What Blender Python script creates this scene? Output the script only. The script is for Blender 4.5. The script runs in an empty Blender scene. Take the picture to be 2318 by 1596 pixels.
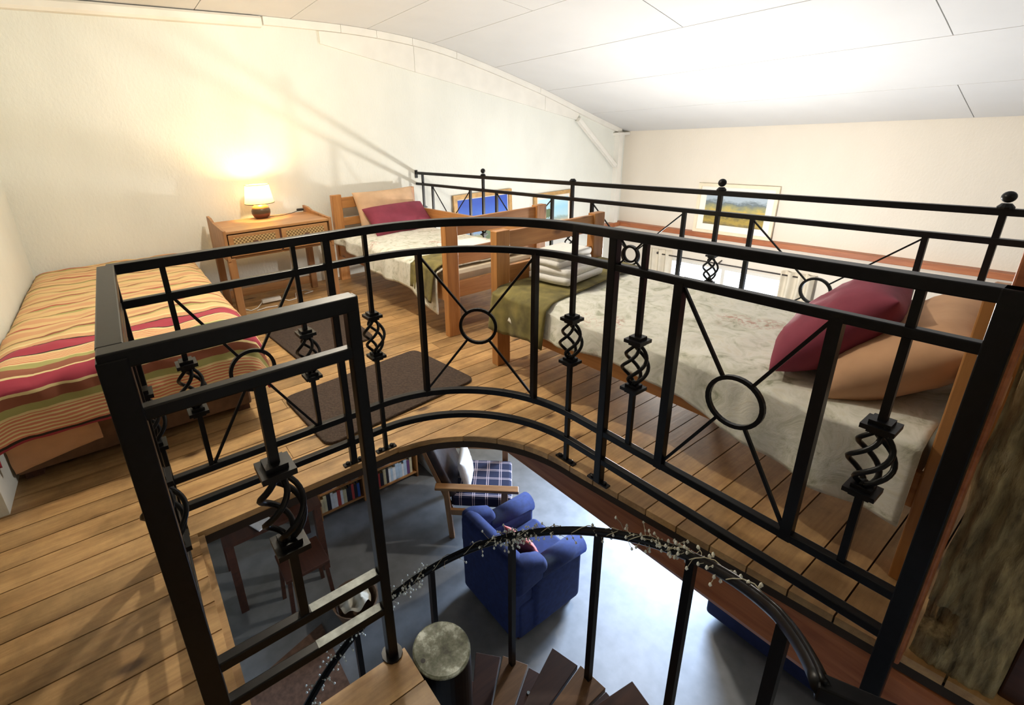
import bpy, bmesh, math, random
from mathutils import Vector, Matrix, noise

random.seed(7)
SC = bpy.context.scene
COL = SC.collection
PI = math.pi

# ------------------------------------------------------------------ camera
W, H_ = 2318.0, 1596.0
FPX, CX, CY = 1095.26, 1014.1, 698.38
RX = Vector((0.82354, -0.56544, -0.04538)); RY = Vector((-0.22640, -0.25386, -0.94037)); RZ = Vector((0.52021, 0.78471, -0.33708))
cam_d = bpy.data.cameras.new('camera'); cam = bpy.data.objects.new('camera', cam_d); COL.objects.link(cam)
cam_d.sensor_fit = 'HORIZONTAL'; cam_d.sensor_width = 36.0
cam_d.lens = FPX / W * 36.0
cam_d.shift_x = (W / 2 - CX) / W
cam_d.shift_y = (CY - H_ / 2) / W
cam_d.clip_start = 0.02
m = Matrix(((RX[0], -RY[0], -RZ[0], 0), (RX[1], -RY[1], -RZ[1], 0), (RX[2], -RY[2], -RZ[2], 1.30), (0, 0, 0, 1)))
cam.matrix_world = m
SC.camera = cam

# ------------------------------------------------------------------ world, exposure
wd = bpy.data.worlds.new('world'); SC.world = wd; wd.use_nodes = True
wd.node_tree.nodes['Background'].inputs[0].default_value = (0.55, 0.68, 1.0, 1)
wd.node_tree.nodes['Background'].inputs[1].default_value = 0.03
SC.view_settings.view_transform = 'Standard'
SC.view_settings.look = 'None'
SC.view_settings.gamma = 1.0
SC.view_settings.use_curve_mapping = False
SC.view_settings.exposure = 0.0

def area_light(name, loc, rot, sx, sy, power, color):
    l = bpy.data.lights.new(name, 'AREA'); l.shape = 'RECTANGLE'; l.size = sx; l.size_y = sy
    l.energy = power; l.color = color
    o = bpy.data.objects.new(name, l); COL.objects.link(o); o.location = loc; o.rotation_euler = rot
    return o
def point_light(name, loc, power, color, radius, parent=None):
    l = bpy.data.lights.new(name, 'POINT'); l.energy = power; l.color = color; l.shadow_soft_size = radius
    o = bpy.data.objects.new(name, l); COL.objects.link(o); o.location = loc
    if parent: o.parent = parent
    return o
# daylight by the lower room's window, and fill from an added unseen door
P_FILL, P_WIN, P_VOID, P_CEIL, P_TABLE = 24.0, 170.0, 175.0, 92.0, 18.0
area_light('lower_fill', (6.05, 0.9, -1.35), (0, PI / 2, 0), 1.9, 1.1, P_FILL, (0.55, 0.72, 1.0))  # added fill without a known source, lifts the books downstairs
win_l = area_light('daylight_window', (5.98, 2.97, -0.95), (0, 0, 0), 1.3, 1.0, P_WIN, (0.50, 0.68, 1.0))
win_l.rotation_euler = (Vector((5.98, 2.97, -0.95)) - Vector((2.7, 1.6, -2.4))).to_track_quat('Z', 'Y').to_euler()
win_l.data.spread = 1.15

# ------------------------------------------------------------------ helpers
ZL = -2.40          # lower floor
YW = 4.55           # wall behind the beds
XP = 6.14           # wall with the picture
def V(*a): return Vector(a)
def n3(x, y, z): return noise.noise(Vector((x, y, z)))

class MB:
    def __init__(s): s.v = []; s.f = []; s.uv = None
    def add(s, vs, fs):
        o = len(s.v); s.v += [Vector(p) for p in vs]; s.f += [tuple(i + o for i in f) for f in fs]; return s
    def box(s, x0, x1, y0, y1, z0, z1):
        return s.add([(x0,y0,z0),(x1,y0,z0),(x1,y1,z0),(x0,y1,z0),(x0,y0,z1),(x1,y0,z1),(x1,y1,z1),(x0,y1,z1)],
                     [(0,3,2,1),(4,5,6,7),(0,1,5,4),(1,2,6,5),(2,3,7,6),(3,0,4,7)])
    def bar(s, p, q, w, h, up=(0,0,1)):
        p = Vector(p); q = Vector(q); d = (q - p).normalized(); up = Vector(up)
        if abs(d.dot(up)) > .99: up = Vector((0,1,0))
        a = d.cross(up).normalized() * w / 2; b = a.cross(d).normalized() * h / 2
        return s.add([p-a-b,p+a-b,p+a+b,p-a+b,q-a-b,q+a-b,q+a+b,q-a+b],
                     [(0,1,2,3),(7,6,5,4),(0,4,5,1),(1,5,6,2),(2,6,7,3),(3,7,4,0)])
    def prism(s, poly, z0, z1):
        n = len(poly)
        return s.add([(x,y,z0) for x,y in poly]+[(x,y,z1) for x,y in poly],
                     [tuple(range(n-1,-1,-1)), tuple(range(n,2*n))]+[(i,(i+1)%n,n+(i+1)%n,n+i) for i in range(n)])
    def prism_y(s, poly, y0, y1):     # polygon in x,z
        n = len(poly)
        return s.add([(x,y0,z) for x,z in poly]+[(x,y1,z) for x,z in poly],
                     [tuple(range(n)), tuple(range(2*n-1,n-1,-1))]+[(i,n+i,n+(i+1)%n,(i+1)%n) for i in range(n)])
    def prism_x(s, poly, x0, x1):     # polygon in y,z
        n = len(poly)
        return s.add([(x0,y,z) for y,z in poly]+[(x1,y,z) for y,z in poly],
                     [tuple(range(n-1,-1,-1)), tuple(range(n,2*n))]+[(i,(i+1)%n,n+(i+1)%n,n+i) for i in range(n)])
    def tube(s, pts, r, n=8, cap=True):
        pts = [Vector(p) for p in pts]; k = len(pts); rr = r if isinstance(r, (list, tuple)) else [r]*k
        vs = []; u = None
        for i, p in enumerate(pts):
            t = (pts[min(i+1,k-1)] - pts[max(i-1,0)]).normalized()
            if u is None: u = t.orthogonal().normalized()
            u = (u - t * u.dot(t)).normalized(); w = t.cross(u)
            for j in range(n):
                a = 2*PI*j/n; vs.append(p + (u*math.cos(a) + w*math.sin(a)) * rr[i])
        fs = [(i*n+j, i*n+(j+1)%n, (i+1)*n+(j+1)%n, (i+1)*n+j) for i in range(k-1) for j in range(n)]
        if cap: fs += [tuple(range(n-1,-1,-1)), tuple((k-1)*n+j for j in range(n))]
        return s.add(vs, fs)
    def sweep(s, pts, w, h, z0):      # flat bar swept along a plan curve, from z0 up by h
        k = len(pts); vs = []
        for i,(x,y) in enumerate(pts):
            a = pts[max(i-1,0)]; b = pts[min(i+1,k-1)]; dx,dy = b[0]-a[0], b[1]-a[1]; l = math.hypot(dx,dy); nx,ny = -dy/l*w/2, dx/l*w/2
            vs += [(x-nx,y-ny,z0),(x+nx,y+ny,z0),(x+nx,y+ny,z0+h),(x-nx,y-ny,z0+h)]
        fs = [(i*4+j, i*4+4+j, i*4+4+(j+1)%4, i*4+(j+1)%4) for i in range(k-1) for j in range(4)]
        fs += [(0,1,2,3), (k*4-1,k*4-2,k*4-3,k*4-4)]
        return s.add(vs, fs)
    def lathe(s, prof, c=(0,0,0), n=24):
        vs = []; k = len(prof)
        for r,z in prof:
            for j in range(n):
                a = 2*PI*j/n; vs.append((c[0]+r*math.cos(a), c[1]+r*math.sin(a), c[2]+z))
        fs = [(i*n+j, i*n+(j+1)%n, (i+1)*n+(j+1)%n, (i+1)*n+j) for i in range(k-1) for j in range(n)]
        if prof[0][0] > 1e-6: fs.append(tuple(range(n-1,-1,-1)))
        if prof[-1][0] > 1e-6: fs.append(tuple((k-1)*n+j for j in range(n)))
        return s.add(vs, fs)
    def sphere(s, c, r, n=12, sz=1.0):
        return s.lathe([(max(1e-7, r*math.sin(PI*i/(n//2+2))), -r*sz*math.cos(PI*i/(n//2+2))) for i in range(n//2+3)], c, n)
    def grid(s, fn, nu, nv, uvfn=None, closed=False):
        vs = []; uvs = []
        for j in range(nv+1):
            for i in range(nu+1):
                vs.append(fn(i/nu, j/nv)); uvs.append(uvfn(i/nu, j/nv) if uvfn else (i/nu, j/nv))
        fs = [(j*(nu+1)+i, j*(nu+1)+i+1, (j+1)*(nu+1)+i+1, (j+1)*(nu+1)+i) for j in range(nv) for i in range(nu)]
        if s.uv is None: s.uv = {}
        o = len(s.v)
        for i,u in enumerate(uvs): s.uv[o+i] = u
        return s.add(vs, fs)
    def mesh(s, name, origin=(0,0,0)):
        o = Vector(origin)
        me = bpy.data.meshes.new(name); me.from_pydata([tuple(p-o) for p in s.v], [], s.f)
        if s.uv is not None:
            ul = me.uv_layers.new(name='UVMap')
            for lp in me.loops: ul.data[lp.index].uv = s.uv.get(lp.vertex_index, (0,0))
        me.update(); return me
    def build(s, name, mat, parent=None, origin=None, smooth=False, bevel=0.0, solid=0.0, local=False, sub=0):
        if origin is None:
            origin = Vector((0,0,0))
            if parent is not None and not local:
                p = parent
                while p is not None: origin = origin + p.location; p = p.parent
        me = s.mesh(name, origin); me.materials.append(mat)
        if smooth: me.polygons.foreach_set('use_smooth', [True]*len(me.polygons))
        o = bpy.data.objects.new(name, me); COL.objects.link(o)
        if parent is not None: o.parent = parent
        elif origin is not None: o.location = origin
        if sub: md = o.modifiers.new('sub','SUBSURF'); md.levels = sub; md.render_levels = sub
        if solid: md = o.modifiers.new('solid','SOLIDIFY'); md.thickness = solid; md.offset = -1
        if bevel: md = o.modifiers.new('bevel','BEVEL'); md.width = bevel; md.segments = 2; md.limit_method = 'ANGLE'
        return o
def inst(name, me, parent, loc, scale=1.0, rotz=0.0, mat=None):
    o = bpy.data.objects.new(name, me); COL.objects.link(o)
    base = Vector((0,0,0)); p = parent
    while p is not None: base = base + p.location; p = p.parent
    o.parent = parent; o.location = Vector(loc) - base
    o.scale = (scale,)*3 if not isinstance(scale,(tuple,list)) else scale
    o.rotation_euler = (0,0,rotz); return o
def empty(name, loc=(0,0,0), rotz=0.0):
    o = bpy.data.objects.new(name, None); COL.objects.link(o); o.location = loc; o.rotation_euler = (0,0,rotz); o.empty_display_size = .1; return o
def tag(o, label=None, cat=None, group=None, kind=None):
    if label: o['label'] = label
    if cat: o['category'] = cat
    if group: o['group'] = group
    if kind: o['kind'] = kind
    return o
def struct(o, label): return tag(o, label, None, None, 'structure')

# ------------------------------------------------------------------ materials
def newmat(name):
    mt = bpy.data.materials.new(name); mt.use_nodes = True
    nt = mt.node_tree; b = nt.nodes['Principled BSDF']; return mt, nt, b
def nd(nt, t, **kw):
    n = nt.nodes.new(t)
    for k,v in kw.items():
        if k.startswith('i_'):
            key = k[2:]; key = int(key) if key.isdigit() else key.replace('_',' ')
            n.inputs[key].default_value = v
        else: setattr(n, k, v)
    return n
def ramp(nt, stops, interp='LINEAR'):
    n = nt.nodes.new('ShaderNodeValToRGB'); cr = n.color_ramp; cr.interpolation = interp
    while len(cr.elements) > 1: cr.elements.remove(cr.elements[-1])
    cr.elements[0].position = stops[0][0]; cr.elements[0].color = (*stops[0][1], 1)
    for p,c in stops[1:]:
        e = cr.elements.new(p); e.color = (*c, 1)
    return n
def lk(nt, a, b): nt.links.new(a, b)
def mapping(nt, coord='Object', scale=(1,1,1), rot=(0,0,0), loc=(0,0,0)):
    tc = nt.nodes.new('ShaderNodeTexCoord'); mp = nt.nodes.new('ShaderNodeMapping')
    mp.inputs['Scale'].default_value = scale; mp.inputs['Rotation'].default_value = rot; mp.inputs['Location'].default_value = loc
    lk(nt, tc.outputs[coord], mp.inputs['Vector']); return mp.outputs['Vector']
def bump(nt, b, height, strength=.3, dist=.01):
    bp = nd(nt, 'ShaderNodeBump'); bp.inputs['Strength'].default_value = strength; bp.inputs['Distance'].default_value = dist
    lk(nt, height, bp.inputs['Height']); lk(nt, bp.outputs[0], b.inputs['Normal'])
def simple(name, col, rough=.6, metal=0.0, var=.12, scale=12.0, bmp=0.0, bdist=.005, coord='Object', spec=None):
    mt, nt, b = newmat(name); vec = mapping(nt, coord)
    nz = nd(nt, 'ShaderNodeTexNoise', i_Scale=scale, i_Detail=4.0); lk(nt, vec, nz.inputs['Vector'])
    lo = tuple(c*(1-var) for c in col); hi = tuple(min(1, c*(1+var)) for c in col)
    r = ramp(nt, [(.3, lo), (.7, hi)]); lk(nt, nz.outputs['Fac'], r.inputs[0]); lk(nt, r.outputs[0], b.inputs['Base Color'])
    b.inputs['Roughness'].default_value = rough; b.inputs['Metallic'].default_value = metal
    if spec is not None: b.inputs['Specular IOR Level'].default_value = spec
    if bmp: bump(nt, b, nz.outputs['Fac'], bmp, bdist)
    return mt
def wood(name, c0, c1, grain='X', rough=.5, knots=.5, per_obj=.25, dirt=0.0):
    mt, nt, b = newmat(name)
    sc = {'X': (1.2, 14, 14), 'Y': (14, 1.2, 14), 'Z': (14, 14, 1.2)}[grain]
    tc = nt.nodes.new('ShaderNodeTexCoord'); oi = nt.nodes.new('ShaderNodeObjectInfo')
    ad = nd(nt, 'ShaderNodeVectorMath', operation='ADD'); ml = nd(nt, 'ShaderNodeMath', operation='MULTIPLY'); ml.inputs[1].default_value = 37.0
    lk(nt, oi.outputs['Random'], ml.inputs[0]); lk(nt, tc.outputs['Object'], ad.inputs[0]); lk(nt, ml.outputs[0], ad.inputs[1])
    mp = nt.nodes.new('ShaderNodeMapping'); mp.inputs['Scale'].default_value = sc; lk(nt, ad.outputs[0], mp.inputs['Vector'])
    n1 = nd(nt, 'ShaderNodeTexNoise', i_Scale=1.6, i_Detail=6.0, i_Distortion=.6); lk(nt, mp.outputs[0], n1.inputs['Vector'])
    n2 = nd(nt, 'ShaderNodeTexNoise', i_Scale=9.0, i_Detail=3.0); lk(nt, mp.outputs[0], n2.inputs['Vector'])
    mx = nd(nt, 'ShaderNodeMath', operation='MULTIPLY_ADD'); mx.inputs[1].default_value = .35; lk(nt, n2.outputs['Fac'], mx.inputs[0]); lk(nt, n1.outputs['Fac'], mx.inputs[2])
    r = ramp(nt, [(.42, c0), (.9, c1)]); lk(nt, mx.outputs[0], r.inputs[0])
    last = r.outputs[0]
    if knots:
        mk = nt.nodes.new('ShaderNodeMapping'); s = {'X': (.55,1.3,1.3), 'Y': (1.3,.55,1.3), 'Z': (1.3,1.3,.55)}[grain]
        mk.inputs['Scale'].default_value = tuple(q*5.0 for q in s); lk(nt, ad.outputs[0], mk.inputs['Vector'])
        vo = nd(nt, 'ShaderNodeTexVoronoi', i_Scale=1.0); lk(nt, mk.outputs[0], vo.inputs['Vector'])
        kr = ramp(nt, [(.06, (1,1,1)), (.15, (0,0,0))]); lk(nt, vo.outputs['Distance'], kr.inputs[0])
        kc = nd(nt, 'ShaderNodeMix', data_type='RGBA'); lk(nt, last, kc.inputs['A']); kc.inputs['B'].default_value = (c0[0]*.3, c0[1]*.25, c0[2]*.22, 1)
        km = nd(nt, 'ShaderNodeMath', operation='MULTIPLY'); km.inputs[1].default_value = knots; lk(nt, kr.outputs[0], km.inputs[0]); lk(nt, km.outputs[0], kc.inputs['Factor'])
        last = kc.outputs['Result']
    if dirt:
        dn = nd(nt, 'ShaderNodeTexNoise', i_Scale=2.3, i_Detail=8.0, i_Roughness=.7); lk(nt, tc.outputs['Object'], dn.inputs['Vector'])
        dr = ramp(nt, [(.45, (1,1,1)), (.72, (1-dirt,1-dirt,1-dirt))]); lk(nt, dn.outputs['Fac'], dr.inputs[0])
        dm = nd(nt, 'ShaderNodeMix', data_type='RGBA', blend_type='MULTIPLY'); dm.inputs['Factor'].default_value = 1
        lk(nt, last, dm.inputs['A']); lk(nt, dr.outputs[0], dm.inputs['B']); last = dm.outputs['Result']
    if per_obj:
        hs = nd(nt, 'ShaderNodeHueSaturation'); mr = nd(nt, 'ShaderNodeMapRange'); mr.inputs['To Min'].default_value = 1-per_obj; mr.inputs['To Max'].default_value = 1+per_obj
        lk(nt, oi.outputs['Random'], mr.inputs['Value']); lk(nt, mr.outputs[0], hs.inputs['Value']); lk(nt, last, hs.inputs['Color']); last = hs.outputs[0]
    lk(nt, last, b.inputs['Base Color']); b.inputs['Roughness'].default_value = rough
    bump(nt, b, mx.outputs[0], .12, .004)
    return mt
def plaster(name, col, strength=.5, var=.05):
    mt, nt, b = newmat(name); vec = mapping(nt, 'Object', (1,1,.55))
    n1 = nd(nt, 'ShaderNodeTexNoise', i_Scale=55.0, i_Detail=6.0, i_Roughness=.65); lk(nt, vec, n1.inputs['Vector'])
    n2 = nd(nt, 'ShaderNodeTexNoise', i_Scale=2.2, i_Detail=5.0); lk(nt, vec, n2.inputs['Vector'])
    r = ramp(nt, [(.3, tuple(c*(1-var) for c in col)), (.7, col)]); lk(nt, n2.outputs['Fac'], r.inputs[0]); lk(nt, r.outputs[0], b.inputs['Base Color'])
    b.inputs['Roughness'].default_value = .92; b.inputs['Specular IOR Level'].default_value = .15
    sm = nd(nt, 'ShaderNodeMath', operation='MULTIPLY_ADD'); sm.inputs[1].default_value = 2.0; lk(nt, n2.outputs['Fac'], sm.inputs[0]); lk(nt, n1.outputs['Fac'], sm.inputs[2])
    bump(nt, b, sm.outputs[0], strength*.7, .010); return mt
def emit(name, col, st):
    mt, nt, b = newmat(name); b.inputs['Base Color'].default_value = (*col,1); b.inputs['Emission Color'].default_value = (*col,1); b.inputs['Emission Strength'].default_value = st; return mt

M_wall = plaster('white_plaster', (.79,.80,.74), .6, .09)
M_wall_pic = plaster('cream_plaster', (.79,.73,.63), .4)
M_ceil = simple('ceiling_board', (.68,.68,.67), .9, var=.02, scale=3)
M_gap = simple('dark_gap', (.34,.33,.31), .9, var=.02)
M_trim = simple('white_painted_wood', (.78,.76,.70), .7, var=.04, scale=6)
M_floor = wood('pine_floor_board', (.33,.18,.07), (.60,.375,.165), 'X', .42, .95, .2, .6)
M_sub = simple('dark_subfloor', (.035,.022,.015), .9)
M_pine = wood('orange_pine_x', (.34,.135,.036), (.55,.265,.09), 'X', .4, .8, .08)
M_pine_y = wood('orange_pine_y', (.34,.135,.036), (.55,.265,.09), 'Y', .4, .8, .08)
M_pine_z = wood('orange_pine_z', (.34,.135,.036), (.55,.265,.09), 'Z', .4, .8, .08)
M_dres = wood('oak_brown_x', (.28,.125,.045), (.44,.23,.09), 'X', .4, .5, .06)
M_dres_z = wood('oak_brown_z', (.22,.095,.035), (.36,.18,.07), 'Z', .45, .5, .06)
M_redwood = wood('red_timber', (.27,.075,.028), (.46,.165,.065), 'Y', .45, .4, .1)
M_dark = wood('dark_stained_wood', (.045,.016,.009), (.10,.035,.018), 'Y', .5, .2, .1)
M_iron = simple('black_painted_iron', (.004,.004,.005), .36, .0, .3, 60, .1, .001, spec=.25)
M_worn = simple('worn_iron_top', (.40,.44,.42), .5, .0, .5, 30, .2, .001)
M_conc = simple('polished_concrete', (.21,.21,.205), .4, 0, .16, 7, .08, .002)
M_fab_blue = simple('navy_upholstery', (.011,.022,.095), .95, 0, .25, 25, .2, .003)
M_navy = simple('dark_navy_cloth', (.008,.012,.05), .95, 0, .2, 25)
M_pink = simple('salmon_cloth', (.62,.16,.13), .9, 0, .15, 14)
M_leather = simple('dark_brown_leather', (.03,.018,.014), .35, 0, .3, 20, .3, .004)
M_white = simple('white_towel', (.87,.86,.84), .95, 0, .04, 60, .35, .003)
M_rug = simple('brown_pile_rug', (.052,.034,.025), 1.0, 0, .35, 90, 1.0, .006)
M_wine = simple('wine_cotton', (.22,.032,.062), .85, 0, .12, 9, .2, .01)
M_tan = simple('tan_cotton', (.56,.33,.19), .9, 0, .1, 9, .2, .01)
M_tan_pale = simple('pale_tan_cotton', (.60,.40,.25), .9, 0, .1, 9, .2, .01)
M_cream = simple('cream_cotton', (.72,.66,.52), .9, 0, .1, 9, .2, .01)
M_olive = simple('olive_velvet_throw', (.17,.14,.04), .85, 0, .55, 9, .4, .01)
M_olive.node_tree.nodes['Principled BSDF'].inputs['Sheen Weight'].default_value = .06
M_curt = simple('cream_curtain', (.68,.62,.50), .9, 0, .08, 8)
M_cableW = simple('white_cable', (.78,.77,.74), .5)
M_cableB = simple('black_cable', (.02,.02,.02), .5)
M_black = simple('black_plastic', (.012,.012,.014), .5)
M_shade = None
M_gold = simple('gilt_frame', (.48,.29,.11), .45, .15, .2, 20)
M_cframe = simple('cream_frame', (.80,.70,.52), .6, 0, .06, 8)
M_mat = simple('picture_mount', (.84,.81,.74), .9, 0, .02, 3)
M_rod = simple('dark_curtain_rod', (.05,.04,.035), .5)
M_berry = simple('white_berries', (.88,.88,.78), .6, 0, .1, 20)
M_twig = simple('pale_twig', (.46,.42,.30), .8, 0, .2, 20)
M_ceram = None

def floral(name):
    mt, nt, b = newmat(name); vec = mapping(nt, 'Object')
    n1 = nd(nt, 'ShaderNodeTexNoise', i_Scale=11.0, i_Detail=5.0, i_Roughness=.65, i_Distortion=1.2); lk(nt, vec, n1.inputs['Vector'])
    r = ramp(nt, [(.30,(.36,.37,.27)),(.42,(.66,.66,.56)),(.56,(.82,.81,.74)),(.74,(.74,.71,.58))]); lk(nt, n1.outputs['Fac'], r.inputs[0])
    n2 = nd(nt, 'ShaderNodeTexNoise', i_Scale=2.1, i_Detail=2.0); lk(nt, vec, n2.inputs['Vector'])
    n3_ = nd(nt, 'ShaderNodeTexNoise', i_Scale=26.0, i_Detail=3.0, i_Distortion=2.0); lk(nt, vec, n3_.inputs['Vector'])
    r2 = ramp(nt, [(.62,(0,0,0)),(.70,(1,1,1))]); lk(nt, n2.outputs['Fac'], r2.inputs[0])
    r3 = ramp(nt, [(.48,(0,0,0)),(.56,(1,1,1))]); lk(nt, n3_.outputs['Fac'], r3.inputs[0])
    mu = nd(nt, 'ShaderNodeMath', operation='MULTIPLY'); lk(nt, r2.outputs[0], mu.inputs[0]); lk(nt, r3.outputs[0], mu.inputs[1])
    mx = nd(nt, 'ShaderNodeMix', data_type='RGBA'); lk(nt, mu.outputs[0], mx.inputs['Factor']); lk(nt, r.outputs[0], mx.inputs['A']); mx.inputs['B'].default_value = (.50,.22,.17,1)
    lk(nt, mx.outputs['Result'], b.inputs['Base Color']); b.inputs['Roughness'].default_value = .9
    bump(nt, b, n1.outputs['Fac'], .25, .01); return mt
M_floral = floral('floral_cotton_spread')

def striped(name):
    mt, nt, b = newmat(name)
    tc = nt.nodes.new('ShaderNodeTexCoord'); sp = nt.nodes.new('ShaderNodeSeparateXYZ'); lk(nt, tc.outputs['UV'], sp.inputs[0])
    tan=(.60,.33,.17); tan2=(.66,.46,.22); br=(.26,.085,.045); wine=(.34,.035,.06); gr=(.36,.34,.12); blk=(.03,.02,.012); cr=(.74,.60,.30); pin=(.62,.22,.12)
    L = 2.46
    st = []
    s = 0.0
    for k in range(10):            # narrow repeating stripes of the far part
        st += [(s, tan), (s+.045, tan2), (s+.085, br if k%2 else (.42,.10,.07)), (s+.103, gr), (s+.118, tan2)]; s += .176
    A = st[:28]; B = st[28:]
    B += [(1.775,cr),(1.795,tan),(1.83,blk),(1.838,wine),(1.95,blk),(1.958,cr)]
    Cc = [(1.97,pin),(2.05,cr),(2.057,gr),(2.10,br),(2.155,cr),(2.163,blk),(2.17,wine),(2.225,cr),(2.232,br),(2.272,gr),(2.305,cr),(2.312,pin),(2.40,blk),(2.407,wine)]
    def rp(lst):
        n = ramp(nt, [(p/L, c) for p,c in lst], 'CONSTANT'); return n
    # wobble of the woven stripes
    nz = nd(nt, 'ShaderNodeTexNoise', i_Scale=9.0, i_Detail=3.0); lk(nt, tc.outputs['UV'], nz.inputs['Vector'])
    wb = nd(nt, 'ShaderNodeMath', operation='MULTIPLY_ADD'); wb.inputs[1].default_value = .012; lk(nt, nz.outputs['Fac'], wb.inputs[0]); lk(nt, sp.outputs['Y'], wb.inputs[2])
    sv = nd(nt, 'ShaderNodeMath', operation='SUBTRACT'); sv.inputs[1].default_value = .006; lk(nt, wb.outputs[0], sv.inputs[0])
    dv = nd(nt, 'ShaderNodeMath', operation='DIVIDE'); dv.inputs[1].default_value = L; lk(nt, sv.outputs[0], dv.inputs[0])
    ra, rb, rc = rp(A), rp([(0,tan)]+B), rp([(0,tan)]+Cc)
    for r in (ra,rb,rc): lk(nt, dv.outputs[0], r.inputs[0])
    def mixat(a, bb, pos):
        g = nd(nt, 'ShaderNodeMath', operation='GREATER_THAN'); g.inputs[1].default_value = pos/L; lk(nt, dv.outputs[0], g.inputs[0])
        mx = nd(nt, 'ShaderNodeMix', data_type='RGBA'); lk(nt, g.outputs[0], mx.inputs['Factor']); lk(nt, a, mx.inputs['A']); lk(nt, bb, mx.inputs['B']); return mx.outputs['Result']
    c = mixat(mixat(ra.outputs[0], rb.outputs[0], B[0][0]), rc.outputs[0], 1.97)
    # fine pinstripes
    wv = nd(nt, 'ShaderNodeMath', operation='MULTIPLY'); wv.inputs[1].default_value = 72.0*2*PI; lk(nt, sv.outputs[0], wv.inputs[0])
    sn = nd(nt, 'ShaderNodeMath', operation='SINE'); lk(nt, wv.outputs[0], sn.inputs[0])
    gt = nd(nt, 'ShaderNodeMath', operation='GREATER_THAN'); gt.inputs[1].default_value = .2; lk(nt, sn.outputs[0], gt.inputs[0])
    def band(lo, hi):
        a = nd(nt, 'ShaderNodeMath', operation='GREATER_THAN'); a.inputs[1].default_value = lo; lk(nt, sv.outputs[0], a.inputs[0])
        bb = nd(nt, 'ShaderNodeMath', operation='LESS_THAN'); bb.inputs[1].default_value = hi; lk(nt, sv.outputs[0], bb.inputs[0])
        mm = nd(nt, 'ShaderNodeMath', operation='MULTIPLY'); lk(nt, a.outputs[0], mm.inputs[0]); lk(nt, bb.outputs[0], mm.inputs[1]); return mm.outputs[0]
    b1 = band(1.97,2.05); b2 = band(2.312,2.40)
    su = nd(nt, 'ShaderNodeMath', operation='ADD'); lk(nt, b1, su.inputs[0]); lk(nt, b2, su.inputs[1])
    mm = nd(nt, 'ShaderNodeMath', operation='MULTIPLY'); lk(nt, su.outputs[0], mm.inputs[0]); lk(nt, gt.outputs[0], mm.inputs[1])
    fx = nd(nt, 'ShaderNodeMix', data_type='RGBA'); lk(nt, mm.outputs[0], fx.inputs['Factor']); lk(nt, c, fx.inputs['A']); fx.inputs['B'].default_value = (*cr,1)
    lk(nt, fx.outputs['Result'], b.inputs['Base Color']); b.inputs['Roughness'].default_value = .9
    bump(nt, b, nz.outputs['Fac'], .3, .01); return mt
M_stripe = striped('striped_woven_cover')

def plaid(name):
    mt, nt, b = newmat(name); tc = nt.nodes.new('ShaderNodeTexCoord'); sp = nt.nodes.new('ShaderNodeSeparateXYZ'); lk(nt, tc.outputs['Object'], sp.inputs[0])
    def lines(out, per, wid, off):
        a = nd(nt, 'ShaderNodeMath', operation='ADD'); a.inputs[1].default_value = 10+off; lk(nt, out, a.inputs[0])
        md = nd(nt, 'ShaderNodeMath', operation='MODULO'); md.inputs[1].default_value = per; lk(nt, a.outputs[0], md.inputs[0])
        l = nd(nt, 'ShaderNodeMath', operation='LESS_THAN'); l.inputs[1].default_value = wid; lk(nt, md.outputs[0], l.inputs[0]); return l.outputs[0]
    acc = None
    for o in ('X','Y'):
        for off in (0,.018):
            l = lines(sp.outputs[o], .125, .006, off)
            if acc is None: acc = l
            else:
                mx = nd(nt, 'ShaderNodeMath', operation='MAXIMUM'); lk(nt, acc, mx.inputs[0]); lk(nt, l, mx.inputs[1]); acc = mx.outputs[0]
    mx = nd(nt, 'ShaderNodeMix', data_type='RGBA'); lk(nt, acc, mx.inputs['Factor']); mx.inputs['A'].default_value = (.012,.016,.05,1); mx.inputs['B'].default_value = (.62,.50,.52,1)
    lk(nt, mx.outputs['Result'], b.inputs['Base Color']); b.inputs['Roughness'].default_value = .9; return mt
M_plaid = plaid('navy_tartan_cloth')

def cane(name):
    mt, nt, b = newmat(name); vec = mapping(nt, 'Object', (1,1,1))
    ck = nd(nt, 'ShaderNodeTexChecker', i_Scale=75.0); ck.inputs['Color1'].default_value = (.50,.35,.16,1); ck.inputs['Color2'].default_value = (.16,.09,.03,1)
    lk(nt, vec, ck.inputs['Vector']); lk(nt, ck.outputs[0], b.inputs['Base Color']); b.inputs['Roughness'].default_value = .6
    bump(nt, b, ck.outputs['Fac'], .5, .002); return mt
M_cane = cane('woven_cane')

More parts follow.
